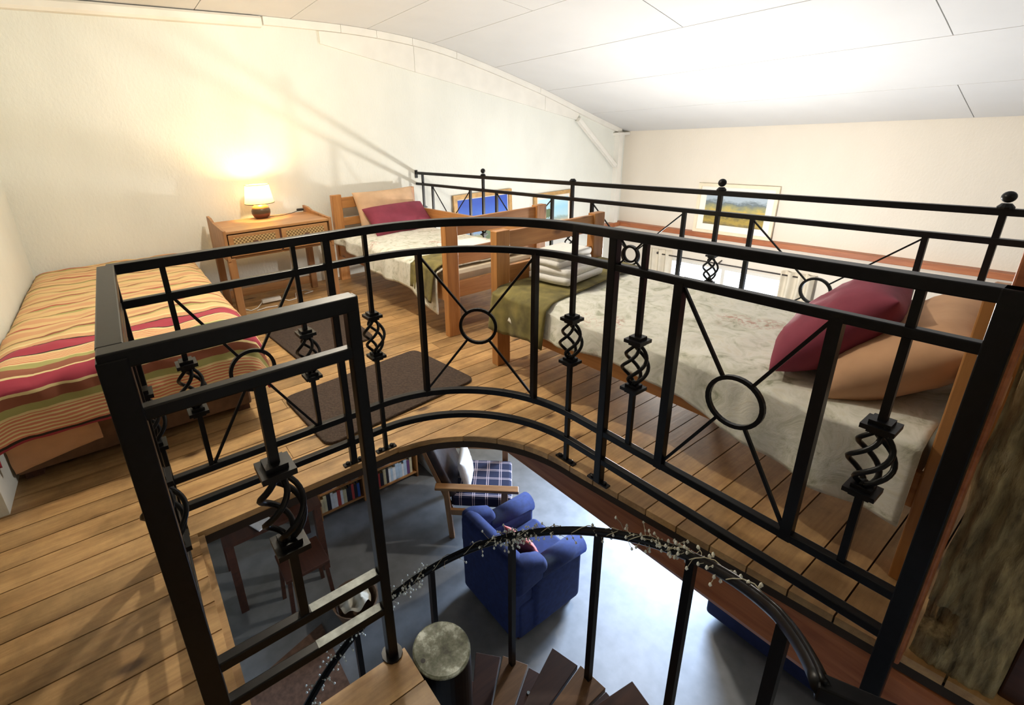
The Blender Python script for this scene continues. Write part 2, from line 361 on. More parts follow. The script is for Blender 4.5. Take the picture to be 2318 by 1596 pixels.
def painting(name, kind):
    mt, nt, b = newmat(name); tc = nt.nodes.new('ShaderNodeTexCoord'); sp = nt.nodes.new('ShaderNodeSeparateXYZ'); lk(nt, tc.outputs['UV'], sp.inputs[0])
    nz = nd(nt, 'ShaderNodeTexNoise', i_Scale=6.0, i_Detail=6.0, i_Roughness=.65); lk(nt, tc.outputs['UV'], nz.inputs['Vector'])
    a = nd(nt, 'ShaderNodeMath', operation='MULTIPLY_ADD'); a.inputs[1].default_value = .55 if kind == 'hill' else .22; lk(nt, nz.outputs['Fac'], a.inputs[0]); lk(nt, sp.outputs['Y'], a.inputs[2])
    st = {'blue': [(.10,(.45,.36,.20)),(.28,(.30,.30,.16)),(.42,(.18,.34,.62)),(.7,(.06,.17,.62)),(1.0,(.03,.09,.48))],
          'pale': [(.08,(.55,.42,.26)),(.30,(.62,.50,.34)),(.44,(.30,.42,.42)),(.52,(.45,.68,.78)),(.8,(.36,.66,.85)),(1,(.5,.75,.88))],
          'hill': [(.10,(.50,.44,.40)),(.26,(.16,.13,.06)),(.40,(.42,.30,.06)),(.55,(.18,.15,.05)),(.68,(.60,.44,.10)),(.85,(.30,.30,.16)),(.98,(.14,.18,.20)),(1.1,(.40,.48,.55))]}[kind]
    r = ramp(nt, [(min(1,p/1.1),c) for p,c in st]); dv = nd(nt, 'ShaderNodeMath', operation='DIVIDE'); dv.inputs[1].default_value = 1.1; lk(nt, a.outputs[0], dv.inputs[0]); lk(nt, dv.outputs[0], r.inputs[0])
    last = r.outputs[0]
    tree = {'blue': (.60,.22,.15), 'pale': (.30,.52,.16)}.get(kind)
    if tree:
        mp = nt.nodes.new('ShaderNodeMapping'); mp.inputs['Location'].default_value = (-tree[0],-tree[1],0); lk(nt, tc.outputs['UV'], mp.inputs['Vector'])
        ln = nd(nt, 'ShaderNodeVectorMath', operation='LENGTH'); lk(nt, mp.outputs[0], ln.inputs[0])
        ws = nd(nt, 'ShaderNodeMath', operation='MULTIPLY_ADD'); ws.inputs[1].default_value = .16; n2 = nd(nt, 'ShaderNodeTexNoise', i_Scale=14.0, i_Detail=4.0); lk(nt, tc.outputs['UV'], n2.inputs['Vector'])
        lk(nt, n2.outputs['Fac'], ws.inputs[0]); lk(nt, ln.outputs['Value'], ws.inputs[2])
        l = nd(nt, 'ShaderNodeMath', operation='LESS_THAN'); l.inputs[1].default_value = tree[2]+.07; lk(nt, ws.outputs[0], l.inputs[0])
        mx = nd(nt, 'ShaderNodeMix', data_type='RGBA'); lk(nt, l.outputs[0], mx.inputs['Factor']); lk(nt, last, mx.inputs['A']); mx.inputs['B'].default_value = (.12,.17,.09,1); last = mx.outputs['Result']
    lk(nt, last, b.inputs['Base Color']); b.inputs['Roughness'].default_value = .6; return mt

def stone_mat():
    mt, nt, b = newmat('rough_stone'); vec = mapping(nt, 'Object', (1,1,.22))
    n1 = nd(nt, 'ShaderNodeTexNoise', i_Scale=38.0, i_Detail=8.0, i_Roughness=.62, i_Distortion=.15); lk(nt, vec, n1.inputs['Vector'])
    r = ramp(nt, [(.30,(.08,.058,.03)),(.45,(.28,.215,.11)),(.58,(.44,.35,.18)),(.72,(.58,.49,.28))]); lk(nt, n1.outputs['Fac'], r.inputs[0]); lk(nt, r.outputs[0], b.inputs['Base Color'])
    b.inputs['Roughness'].default_value = .95; bump(nt, b, n1.outputs['Fac'], .9, .02); return mt
M_stone = stone_mat()
def newel_top_mat():
    mt, nt, b = newmat('worn_painted_cap'); vec = mapping(nt, 'Object')
    n1 = nd(nt, 'ShaderNodeTexNoise', i_Scale=16.0, i_Detail=7.0, i_Roughness=.7); lk(nt, vec, n1.inputs['Vector'])
    r = ramp(nt, [(.36,(.04,.05,.035)),(.46,(.14,.155,.11)),(.54,(.26,.29,.23)),(.62,(.66,.72,.66))]); lk(nt, n1.outputs['Fac'], r.inputs[0]); lk(nt, r.outputs[0], b.inputs['Base Color'])
    b.inputs['Roughness'].default_value = .5; return mt
M_cap = newel_top_mat()
def shade_mat():
    mt, nt, b = newmat('cream_lamp_shade'); nt.nodes.remove(b); out = nt.nodes['Material Output']
    d = nd(nt, 'ShaderNodeBsdfDiffuse'); d.inputs[0].default_value = (.70,.60,.40,1); t = nd(nt, 'ShaderNodeBsdfTranslucent'); t.inputs[0].default_value = (.50,.42,.24,1)
    mx = nd(nt, 'ShaderNodeMixShader'); mx.inputs[0].default_value = .6; lk(nt, d.outputs[0], mx.inputs[1]); lk(nt, t.outputs[0], mx.inputs[2]); lk(nt, mx.outputs[0], out.inputs[0]); return mt
M_shade = shade_mat()
def ceramic():
    mt, nt, b = newmat('banded_ceramic'); tc = nt.nodes.new('ShaderNodeTexCoord'); sp = nt.nodes.new('ShaderNodeSeparateXYZ'); lk(nt, tc.outputs['Object'], sp.inputs[0])
    dv = nd(nt, 'ShaderNodeMath', operation='DIVIDE'); dv.inputs[1].default_value = .13; lk(nt, sp.outputs['Z'], dv.inputs[0])
    r = ramp(nt, [(0,(.16,.05,.025)),(.30,(.14,.045,.025)),(.34,(.05,.035,.02)),(.62,(.055,.04,.022)),(.70,(.42,.20,.06)),(.9,(.55,.30,.10))]); lk(nt, dv.outputs[0], r.inputs[0]); lk(nt, r.outputs[0], b.inputs['Base Color'])
    b.inputs['Roughness'].default_value = .35; return mt
M_ceram = ceramic()

# ================================================================== STRUCTURE
# ---- loft floor: boards run along X; opening for the spiral stair
BX0, BX1 = -2.2, 2.78
def xr(y):               # right edge of the stair opening
    if y <= 1.10: return 1.297 + .1*(1.10-y)
    if y >= 1.66: return .75
    return .75 + .547*math.sqrt(max(0, 1-((y-1.10)/.56)**2))
XL = -.02
sub = MB()
sub.box(BX0, XL, -2.5, 1.66, -.06, -.026); sub.box(BX0, BX1, 1.66, YW, -.06, -.026)
ys = [-2.5,-1,0,.5,1.10]+[1.10+.56*i/12 for i in range(1,13)]
poly = [(xr(y)+.004,y) for y in ys]+[(BX1,1.66),(BX1,-2.5)]
sub.prism(poly[::-1], -.06, -.026)
floor = struct(sub.build('floor', M_sub, origin=(0,0,0)), 'worn pine board floor of the sleeping loft with a rounded stair opening')
BW = .11
k = 0
y = 1.66
rows = []
yy = 1.66
while yy < YW-.001: rows.append((yy, min(yy+BW, YW))); yy += BW
yy = 1.66
while yy > -1.3: rows.append((yy-BW, yy)); yy -= BW
def board(poly):
    cx = sum(p[0] for p in poly)/len(poly); cy = sum(p[1] for p in poly)/len(poly)
    o = MB().prism(poly, -.026, 0).build('floor_board', M_floor, floor, origin=(cx,cy,0)); o.location = (cx,cy,0)
    return o
for y0,y1 in rows:
    g = .0022
    a, b_ = y0+g, y1-g
    def splits(x0, x1):
        xs = [x0]
        if x1-x0 > 2.6 and random.random() < .45: xs.append(x0+random.uniform(1.0, x1-x0-1.0))
        xs.append(x1); return xs
    if y0 >= 1.659:
        xl = -.62 if y0 > 2.3 else BX0
        xs = splits(xl, BX1)
        for i in range(len(xs)-1): board([(xs[i]+.001,a),(xs[i+1]-.001,a),(xs[i+1]-.001,b_),(xs[i]+.001,b_)])
    else:
        board([(BX0,a),(XL,a),(XL,b_),(BX0,b_)])
        n = 6 if y1 > 1.1 else 1
        left = [(xr(a+(b_-a)*i/n), a+(b_-a)*i/n) for i in range(n,-1,-1)]
        board(left+[(BX1,a),(BX1,b_)])
# beams under the loft
beam = MB().box(1.40,1.56,-2.4,YW-.02,-.29,-.061).build('trim_1', M_redwood, origin=(1.48,1,-.06), bevel=.03); struct(beam, 'heavy reddish timber beam under the loft edge beside the stair opening')
beam2 = MB().box(-.6,1.40,3.05,3.17,-.20,-.061).build('trim_2', M_dark, origin=(.4,3.1,-.06), bevel=.008); struct(beam2, 'dark joist under the loft floor')
f3 = MB().box(-.055,-.022,-1.2,1.655,-.24,-.0605).box(-.02,0.0,-1.2,1.655,-.2,-.012).build('trim_3', M_floor, origin=(-.03,.3,-.06)); struct(f3, 'pale timber edge board along the left side of the stair opening')
f4 = MB().box(2.70,2.78,-2.4,YW,-.24,-.061).build('trim_4', M_redwood, origin=(2.74,1,-.06)); struct(f4, 'brown timber edge beam of the loft below the far railing')

# ---- lower floor
lf = MB().box(-2.4,XP+.2,-2.7,YW+.2,ZL-.1,ZL).build('floor_lower', M_conc, origin=(0,0,ZL)); struct(lf, 'smooth grey concrete floor of the lower room')
# ---- walls
def wallobj(name, mb, mat, label, origin=(0,0,0)): return struct(mb.build(name, mat, origin=origin), label)
wallobj('wall_back', MB().box(-2.4,XP+.3,YW,YW+.25,ZL,2.6), M_wall, 'rough white plastered wall behind the beds, lit by the table lamp')
wl = MB()
def wl_fn(u,v): return (-.6+.012*n3(0,u*7,v*7), 2.24+(YW-2.24)*u, ZL+(2.6-ZL)*v)
wl.box(-.9,-.6,2.22,YW,ZL,2.6)
wallobj('wall_left', wl, M_wall, 'short white plastered wall at the head of the striped bed', (0,0,0))
# picture wall with window hole
WY0,WY1,WZ0,WZ1 = 2.22,3.72,-1.75,-.42
DY0,DY1,DZ1 = .35,1.45,-.4
pw = MB()
X0,X1 = XP, XP+.3
pw.box(X0,X1,WY1,YW+.2,ZL,2.0); pw.box(X0,X1,WY0,WY1,WZ1,2.0); pw.box(X0,X1,WY0,WY1,ZL,WZ0); pw.box(X0,X1,DY1,WY0,ZL,2.0)
pw.box(X0,X1,DY0,DY1,DZ1,2.0); pw.box(X0,X1,-2.8,DY0,ZL,2.0)
wallobj('wall_right', pw, M_wall_pic, 'cream plastered wall across the open void with a picture on its ledge')
wallobj('wall_front', MB().box(-2.4,XP+.3,-2.85,-2.6,ZL,2.6), M_wall, 'white plastered wall behind the viewer')
wallobj('wall_far_left', MB().box(-2.65,-2.4,-2.7,YW+.2,ZL,2.6), M_wall, 'white plastered wall at the far left of the loft')
MB_p = MB().box(2.33,2.45,3.98,YW,ZL,-.30); wallobj('wall_partition', MB_p, M_wall, 'short white wall stub beside the bookcases downstairs')
# ---- ceiling
cp = [(-2.6,2.275),(1.3,2.275),(1.97,2.262),(2.27,2.245),(2.684,2.205),(3.09,2.14),(3.73,1.98),(4.53,1.755),(5.42,1.458),(6.45,1.14)]
def cz0(x):
    for (a,za),(b,zb) in zip(cp,cp[1:]):
        if x <= b: return za+(zb-za)*(x-a)/(b-a)
    return cp[-1][1]
def cz(x): return sum(cz0(min(6.44,max(-2.59,x+d))) for d in (-.2,-.1,0,.1,.2))/5
cb = MB(); xs = [-2.6+i*.1 for i in range(91)]
prof = [(x,cz(x)+.012) for x in xs]+[(x,cz(x)+.06) for x in xs[::-1]]
vs = []; n = len(xs)
for x in xs: vs += [(x,-2.8,cz(x)+.012),(x,YW+.1,cz(x)+.012),(x,YW+.1,cz(x)+.07),(x,-2.8,cz(x)+.07)]
cb.add(vs, [(i*4+j,i*4+(j+1)%4,i*4+4+(j+1)%4,i*4+4+j) for i in range(n-1) for j in range(4)])
ceil = struct(cb.build('ceiling', M_gap, origin=(0,0,2.2)), 'low white boarded ceiling sloping down towards the picture wall')
bx = [-2.4,-1.57,-.77,.03,.83,1.56,2.26,2.96,3.76,4.56,5.36,6.14]
joints = {2.96:[-.05,2.35],3.76:[-1.4,1.02],4.56:[-.6],5.36:[-1.3,1.10],.83:[1.9],.03:[.6,3.0],1.56:[.8],2.26:[.2,3.1]}
for a,b_ in zip(bx,bx[1:]):
    js = [-2.6]+joints.get(a,[1.0])+[YW]
    for y0,y1 in zip(js,js[1:]):
        g = .003; nx = 8; pv = []; mb = MB()
        for i in range(nx+1):
            x = a+g+(b_-a-2*g)*i/nx; pv += [(x,y0+g,cz(x)),(x,y1-g,cz(x)),(x,y1-g,cz(x)+.0115),(x,y0+g,cz(x)+.0115)]
        mb.add(pv, [(i*4+j,i*4+(j+1)%4,i*4+4+(j+1)%4,i*4+4+j) for i in range(nx) for j in range(4)]+[(3,2,1,0),tuple(nx*4+j for j in range(4))])
        mb.build('ceiling_panel', M_ceil, ceil, smooth=False)
# ---- cornice along the back wall
tr = MB().prism_x([(YW,2.19),(YW-.05,2.192),(YW-.065,2.21),(YW-.065,2.25),(YW-.05,2.268),(YW,2.27)][::-1], -.6, 1.31).build('trim_5', M_trim, origin=(.3,YW,2.2)); struct(tr, 'white cornice moulding with a cut end at the top of the back wall')
cor = MB(); cor.box(1.2,1.25,YW-.004,YW-.002,2.2,2.22)
cor = empty('trim_6', (3.6,YW,2.0)); struct(cor, 'white curved cornice strip with fascia boards following the ceiling along the back wall')
def strip(x0,x1,name,dt,db,dep,mat):
    nx = max(2,int((x1-x0)/.12)); mb = MB(); vs = []
    for i in range(nx+1):
        x = x0+(x1-x0)*i/nx; t,b_ = dt(x),db(x); vs += [(x,YW-dep,b_),(x,YW-dep,t),(x,YW,t),(x,YW,b_)]
    mb.add(vs, [(i*4+j,i*4+4+j,i*4+4+(j+1)%4,i*4+(j+1)%4) for i in range(nx) for j in range(4)]+[(0,1,2,3),(nx*4+3,nx*4+2,nx*4+1,nx*4)])
    return mb.build(name, mat, cor)
lowline = lambda x: 2.197+(1.415-2.197)*(x-1.35)/(5.083-1.35)
for a,b_ in zip([1.33,2.0,2.35,2.73,3.25,4.45],[2.0,2.35,2.73,3.25,4.45,6.02]): strip(a+.002,b_-.002,'cornice_strip',lambda x: cz(x)-.002,lambda x: cz(x)-.062,.04,M_trim)
for a,b_ in zip([1.8,2.75,4.55],[2.75,4.55,5.15]): strip(a+.002,b_-.002,'fascia_board',lambda x: cz(x)-.064,lambda x: min(cz(x)-.07,lowline(x)),.018,M_trim)
br = empty('trim_7', (5.94,YW-.05,0)); struct(br, 'white painted corner post with a diagonal brace at the end of the back wall')
MB().bar((5.11,YW-.05,1.41),(5.90,YW-.05,.79),.05,.05,(0,1,0)).build('brace', M_trim, br)
MB().box(5.92,6.0,YW-.08,YW,-.02,1.23).build('corner_post', M_trim, br)
MB().box(5.88,6.13,YW-.09,YW,1.19,1.225).build('bearing_plate', M_trim, br)
# ---- ledges
ld = MB().box(XP-.10,XP,-2.5,YW,-.068,-.008).build('trim_8', M_redwood, origin=(XP,1,0), bevel=.006); struct(ld, 'brown wooden ledge running along the picture wall')
ld2 = MB().box(2.80,XP-.102,YW-.10,YW,-.068,-.008).build('trim_9', M_redwood, origin=(4.5,YW,0), bevel=.006); struct(ld2, 'brown wooden ledge along the back wall beyond the railing')
# ---- window of the lower room, and an unseen glass door added for its light
M_glow = emit('bright_daylight_pane', (.86,.93,1.0), 2.2)
w1 = empty('window_1', (XP,2.97,WZ0)); struct(w1, 'bright daylight window low in the picture wall between cream curtains')
MB().box(XP+.10,XP+.115,WY0,WY1,WZ0,WZ1).build('pane', M_glow, w1)
fr = MB(); fr.box(XP+.05,XP+.1,WY0,WY0+.05,WZ0,WZ1); fr.box(XP+.05,XP+.1,WY1-.05,WY1,WZ0,WZ1); fr.box(XP+.05,XP+.1,WY0+.05,WY1-.05,WZ1-.05,WZ1); fr.box(XP+.05,XP+.1,WY0+.05,WY1-.05,WZ0,WZ0+.05); fr.box(XP+.05,XP+.1,2.95,2.99,WZ0+.05,WZ1-.05)
fr.build('window_frame', M_trim, w1)
d1 = empty('fill_door', (XP,.9,ZL)); struct(d1, 'unseen glazed door added to brighten the lower room')
MB().box(XP+.10,XP+.115,DY0,DY1,ZL,DZ1).build('pane', M_glow, d1)
fr = MB(); fr.box(XP+.05,XP+.1,DY0,DY0+.08,ZL,DZ1); fr.box(XP+.05,XP+.1,DY1-.08,DY1,ZL,DZ1); fr.box(XP+.05,XP+.1,DY0+.08,DY1-.08,DZ1-.08,DZ1); fr.box(XP+.05,XP+.1,DY0+.08,DY1-.08,ZL,ZL+.2); fr.build('fill_door_frame', M_dark, d1)

# ---- stone wall end, timber jamb and dark panel standing in for wall shade at the right
st = MB()
NU,NV = 26,150
def stf(u,v):
    y = .085-.15*u; z = ZL*0-.3+2.58*v
    d = .018*n3(u*3,z*2.2,3)+.014*n3(u*8,z*7,8)+.010*n3(u*18,z*18,5)
    if abs(z-.13) < .035 and u < .35: d -= .05
    return (1.43-d-.01*math.sin(u*PI), y+.012*n3(z*6,u,2)*(1 if u<.1 else .3), z)
st.grid(stf, NU, NV)
for v0 in st.v: pass
st.box(1.47,1.62,-.06,.075,-.3,2.28)
sw = struct(st.build('wall_stone', M_stone, origin=(1.5,-.1,-.3), smooth=True), 'rough crumbling stone wall end beside the stair at the right edge')
jb = MB().box(1.375,1.425,.088,.128,-.02,2.1).build('trim_10', M_redwood, origin=(1.4,.1,0), bevel=.004); struct(jb, 'reddish timber strip fixed upright against the stone wall end')
dl = empty('shade_panel', (1.47,-.4,-.25)); struct(dl, 'dark panel standing in for the shaded wall beside the stone wall end')
MB().box(1.455,1.50,-.80,-.068,-.25,1.9).build('shade_sheet', M_dark, dl, bevel=.004)  # dark sheet put in for the shade on the continuing wall end

# ================================================================== RAILINGS
def basket_mesh():
    mb = MB(); hh = .072
    for k in range(4):
        pts = []
        for i in range(19):
            t = i/18; a = k*PI/2+t*PI*1.15; r = .006+.036*math.sin(PI*t)**.8; pts.append((r*math.cos(a), r*math.sin(a), -hh+2*hh*t))
        mb.tube(pts, .0062, 6)
    mb.sphere((0,0,hh),.013,8); mb.sphere((0,0,-hh),.013,8)
    return mb.mesh('basket')
def collar_mesh():
    mb = MB(); mb.box(-.031,.031,-.031,.031,-.006,.006); mb.box(-.02,.02,-.02,.02,.006,.016); mb.box(-.02,.02,-.02,.02,-.016,-.006); return mb.mesh('collar')
ME_basket = basket_mesh(); ME_basket.materials.append(M_iron); ME_basket.polygons.foreach_set('use_smooth',[True]*len(ME_basket.polygons))
ME_collar = collar_mesh(); ME_collar.materials.append(M_iron)
def ring_obj(parent, c, r, axis, rt=None):
    rt = rt or (.006 if r > .04 else .0032)
    pts = []
    ax = Vector(axis).normalized(); u = Vector((0,0,1)); w = ax.cross(u).normalized()
    mb = MB(); n = 32; vs = []
    for i in range(n):
        a = 2*PI*i/n; d = u*math.cos(a)+w*math.sin(a)
        for (dr,da) in ((-rt,-rt),(rt,-rt),(rt,rt),(-rt,rt)): vs.append(Vector(c)+d*(r+dr)+ax*da)
    mb.add(vs, [(i*4+j,i*4+(j+1)%4,((i+1)%n)*4+(j+1)%4,((i+1)%n)*4+j) for i in range(n) for j in range(4)])
    return mb.build('ring', M_iron, parent, smooth=False)
def baluster(parent, x, y, z0, z1, zc=.55, w=.016, sc=1.0, rot=0.0):
    o = MB().bar((x,y,zc+.085*sc),(x,y,z1),w,w).build('baluster', M_iron, parent)
    MB().bar((x,y,z0),(x,y,zc-.085*sc),w,w).build('lower_shaft', M_iron, o)
    inst('basket', ME_basket, o, (x,y,zc), sc, random.uniform(0,1))
    inst('collar', ME_collar, o, (x,y,zc+.088*sc), sc, rot); inst('collar', ME_collar, o, (x,y,zc-.088*sc), sc, rot)
    return o
def cross_panel(parent, a, b, zt, zb, c, r, wd=.009):    # four spokes from the panel corners to a ring
    ax = Vector((b[0]-a[0], b[1]-a[1], 0)).cross(Vector((0,0,1)))
    ring_obj(parent, c, r, ax)
    c = Vector(c)
    for p in ((a[0],a[1],zt),(b[0],b[1],zt),(a[0],a[1],zb),(b[0],b[1],zb)):
        p = Vector(p); d = (p-c).normalized()
        MB().bar(p, c+d*r, wd, wd, ax).build('spoke', M_iron, parent)
ZT,ZM,ZB,ZBB = .962,.855,.215,.092
TW = .034
rail = empty('stair_railing', (.6,1.2,0)); tag(rail, 'black wrought iron railing curving round the stair opening with twisted basket balusters', 'railing')
CC = (.745,1.115); CR = .57
arc = [(CC[0]+CR*math.cos(a), CC[1]+CR*math.sin(a)) for a in [PI/2-PI/2*i/28 for i in range(29)]]
YB, XR_, YF, XLF = 1.685, 1.315, .92, -.06
path_main = [(XLF+.0,YB),(.3,YB),(.60,YB)]+arc+[(XR_,.98),(XR_,.6),(XR_,.10)]
for nm,z0,h,w in (('top_rail',ZT,.03,.036),('middle_rail',ZM,.025,.025),('lower_rail',ZB,.026,.026),('bottom_rail',ZBB,.026,.026)):
    MB().sweep(path_main, w, h, z0).build(nm, M_iron, rail, bevel=.003)
# left side and front gate
for nm,z0,h,w,zf in (('top_rail',ZT,.033,.042,0),('middle_rail',ZM,.026,.026,0),('lower_rail',ZB,.026,.026,0),('bottom_rail',ZBB,.026,.026,0)):
    MB().sweep([(XLF,YB-.02),(XLF,YF+.02)], w, h, z0).build(nm, M_iron, rail, bevel=.003)
    fb = MB().sweep([(XLF-.02,YF),(.372,YF)], w, h, z0).build(nm, M_iron, rail, bevel=.003)
    if z0 < .5: MB().sweep([(.17,YF),(.24,YF),(.345,YF)], w*.9, .0006, z0+h).build('worn_paint', M_worn, fb)
def post(x,y,w,z0,z1):
    o = MB().box(x-w/2,x+w/2,y-w/2,y+w/2,z0,z1).build('post', M_iron, rail, bevel=.003); return o
def foot(parent,x,y,dx,dy):
    MB().box(x-.012-abs(dx),x+.012+abs(dx),y-.012-abs(dy),y+.012+abs(dy),0.0,.006).build('foot_plate', M_iron, parent)
    for s in (-1,1): MB().lathe([(.009,.006),(.009,.014),(.005,.016)], (x+dx*.8*s,y+dy*.8*s,0), 8).build('bolt', M_iron, parent)
p = post(XLF,YF,.046,.0,ZT+.02); p = post(XLF,YB,.036,.0,ZT+.02)
p = post(.363,YF,.028,-.08,ZT+.032); MB().lathe([(.03,0),(.03,.006)], (.363,YF,-.08), 12).build('foot_plate', M_iron, p)
p = post(.598,YB,.027,.0,ZT+.02); foot(p,.598,YB-.0,.035,0)
p = post(XR_,.98,.03,.0,ZT+.02); foot(p,XR_,.98,0,.035)
p = post(XR_,.112,.038,-.30,ZT+.03)
def bal_foot(b,x,y,dx,dy): foot(b,x,y,dx,dy)
# back left run
for x in (.078,.478): baluster(rail,x,YB,ZB+.02,ZT,.545)
MB().bar((.10,YB,ZB),(.10,YB,ZB+.02),.01,.01).build('weld', M_iron, rail)
cross_panel(rail,(.09,YB),(.466,YB),ZM,ZB+.026,(.275,YB,.547),.074)
# curved run
def on_arc(a): return (CC[0]+CR*math.cos(a), CC[1]+CR*math.sin(a))
b_ = baluster(rail,.752,YB,0.0,ZT,.545); foot(b_,.752,YB,.035,0)
a1,a2 = math.radians(68), math.radians(20)
for a in (a1,a2):
    x,y = on_arc(a); MB().bar((x,y,ZB),(x,y,ZM+.01),.022,.022,(0,0,1)).build('panel_bar', M_iron, rail)
pa,pb = on_arc(a1),on_arc(a2); mid = on_arc((a1+a2)/2); cm = ((pa[0]+pb[0])/2*.55+mid[0]*.45,(pa[1]+pb[1])/2*.55+mid[1]*.45,.545)
cross_panel(rail,pa,pb,ZM,ZB+.026,cm,.074)
b_ = baluster(rail,XR_,1.148,0.0,ZT,.545); foot(b_,XR_,1.148,0,.035)
# right run
for y in (.867,.237): baluster(rail,XR_,y,ZB+.02,ZT,.55)
for y in (.744,.36): MB().bar((XR_,y,ZB),(XR_,y,ZM+.01),.027,.027).build('panel_bar', M_iron, rail)
cross_panel(rail,(XR_,.735),(XR_,.37),ZM,ZB+.026,(XR_,.547,.555),.074)
cross_panel(rail,(XR_,.96),(XR_,.88),ZT,ZM+.025,(XR_,.921,.918),.024,.005)
# left run
for y in (1.07,1.54): baluster(rail,XLF,y,ZB+.02,ZT,.545)
for y in (1.18,1.43): MB().bar((XLF,y,ZB),(XLF,y,ZM+.01),.02,.02).build('panel_bar', M_iron, rail)
cross_panel(rail,(XLF,1.19),(XLF,1.42),ZM,ZB+.026,(XLF,1.305,.547),.06)
# front gate
baluster(rail,.155,YF,ZB+.02,ZM+.01,.555,.02,1.15)

# far railing at the loft edge
XF = 2.695
fr_ = empty('loft_railing', (XF,2.0,0)); tag(fr_, 'long black iron railing with ball finials along the far loft edge behind the beds', 'railing')
for nm,z0,h in (('top_rail',.928,.026),('middle_rail',.82,.024),('lower_rail',.20,.024),('bottom_rail',.09,.024)):
    MB().box(XF-.013,XF+.013,-2.4,YW-.004,z0,z0+h).build(nm, M_iron, fr_)
MB().box(XF-.016,XF+.016,YW-.008,YW-.001,.89,.97).build('wall_bracket', M_iron, fr_)
posts = [4.42,3.415,2.40,1.365,.33,-.70,-1.73]
for i,y in enumerate(posts):
    pz = MB().bar((XF,y,.52+.075),(XF,y,.955),.02,.02).build('post', M_iron, fr_)
    MB().bar((XF,y,0),(XF,y,.52-.075),.02,.02).build('lower_shaft', M_iron, pz)
    inst('basket', ME_basket, pz, (XF,y,.52), .9, i); inst('collar', ME_collar, pz, (XF,y,.598), .8); inst('collar', ME_collar, pz, (XF,y,.442), .8)
    if i > 0:
        MB().lathe([(.024,.954),(.024,.960),(.014,.972)], (XF,y,0), 12).build('finial_base', M_iron, pz, smooth=False)
        if i != 2: MB().sphere((XF,y,.995),.021,14).build('finial_ball', M_iron, pz, smooth=True)
for a,b_ in zip(posts,posts[1:]):
    ya,yb = a-.18,b_+.19
    for y in (ya,yb): MB().bar((XF,y,.2),(XF,y,.83),.02,.02).build('panel_bar', M_iron, fr_)
    cross_panel(fr_,(XF,ya),(XF,yb),.82,.22,(XF,(ya+yb)/2,.51),.062,.007)

# ================================================================== SPIRAL STAIR
NC = (.485,.85)
stair = empty('spiral_stair', (NC[0],NC[1],ZL)); tag(stair, 'spiral stair with wooden treads round a thick dark steel pole', 'staircase')
MB().lathe([(.083,ZL),(.083,-.088)], (NC[0],NC[1],0), 40).build('pole', M_iron, stair, smooth=False)
mbp = MB().lathe([(.083,-.0875),(.083,-.082),(.078,-.078),(.0001,-.078)], (NC[0],NC[1],0), 40); mbp.build('pole_cap', M_cap, stair)
MB().lathe([(.007,-.0779),(.007,-.0774)], (NC[0]-.062,NC[1]+.0,0), 10).build('hole', M_black, stair)
M_tread = wood('brown_stair_board', (.035,.012,.006), (.075,.028,.013), 'X', .45, .4, .35)
M_tread2 = wood('ochre_stair_board', (.15,.075,.028), (.24,.125,.05), 'X', .45, .4, .1)
def pol(r,a): return (NC[0]+r*math.cos(math.radians(a)), NC[1]+r*math.sin(math.radians(a)))
def hz(a): return -.18-.0083*(a-4) if a > -48 else .2516+.0068*(-48-a)
for k in range(-4,6):
    ac = 34+28*k; zt = -1.26-.225*k
    if zt < ZL+.05: break
    if zt > -.3: continue
    tr_ = MB().bar((*pol(.08,ac),zt-.045),(*pol(.70,ac),zt-.045),.03,.03).build('tread_bracket', M_iron, stair)
    a0,a1_ = ac-15.5,ac+14
    for j in range(3):
        b0 = a0+(a1_-a0)*j/3+.35; b1 = a0+(a1_-a0)*(j+1)/3-.35
        c0,c1 = (b0-ac)*.0, (b1-ac)*.0
        rr = .825 if j == 1 else .815
        mb = MB().prism([pol(.095,b0),pol(rr,b0),pol(rr,b1),pol(.095,b1)], zt-.03, zt)
        mb.build('tread_board', (M_tread2 if j == 1 else M_tread), stair, bevel=.002)
    x,y = pol(.80,ac); o = MB().bar((x,y,zt-.03),(x,y,hz(ac)-.005),.026,.026).build('handrail_post', M_iron, stair)
    MB().lathe([(.008,0),(.008,.004)], (*pol(.70,ac-9),zt), 8).build('screw', M_worn, stair)
hp = []
for i in range(90):
    a = -65+i*(155+65)/89; x,y = pol(.80,a); hp.append((x,y,hz(a)))
mb = MB().tube(hp, .0165, 10); mb.build('handrail', M_iron, stair, smooth=True)
hp2 = [(p[0],p[1],p[2]+.0165) for p in hp]; MB().tube(hp2, .006, 6).build('handrail_ridge', M_iron, stair, smooth=True)
x,y = pol(.80,-65); zz = hz(-65)
MB().bar((x+.005,y+.01,zz-.01),(x+.22,y-.48,zz-.01),.034,.036).build('handrail_bracket', M_iron, stair, bevel=.004)
MB().bar((x+.02,y-.03,zz-.03),(x+.03,y-.05,-.4),.034,.034).build('handrail_end_post', M_iron, stair)
# steel string under the outer tread ends, seen at lower right
# landing boards
for i in range(12):
    y1 = .915-i*.11; 
    if y1 < -.4: break
    y0 = y1-.107
    x1 = .40 if i == 0 else .405
    if i == 1: x1 = .402
    MB().box(-.018,x1,y0,y1,-.11,-.08).build('landing_board', M_floor, stair)
MB().box(-.018,.40,-.4,.90,-.16,-.111).build('landing_frame', M_dark, stair)

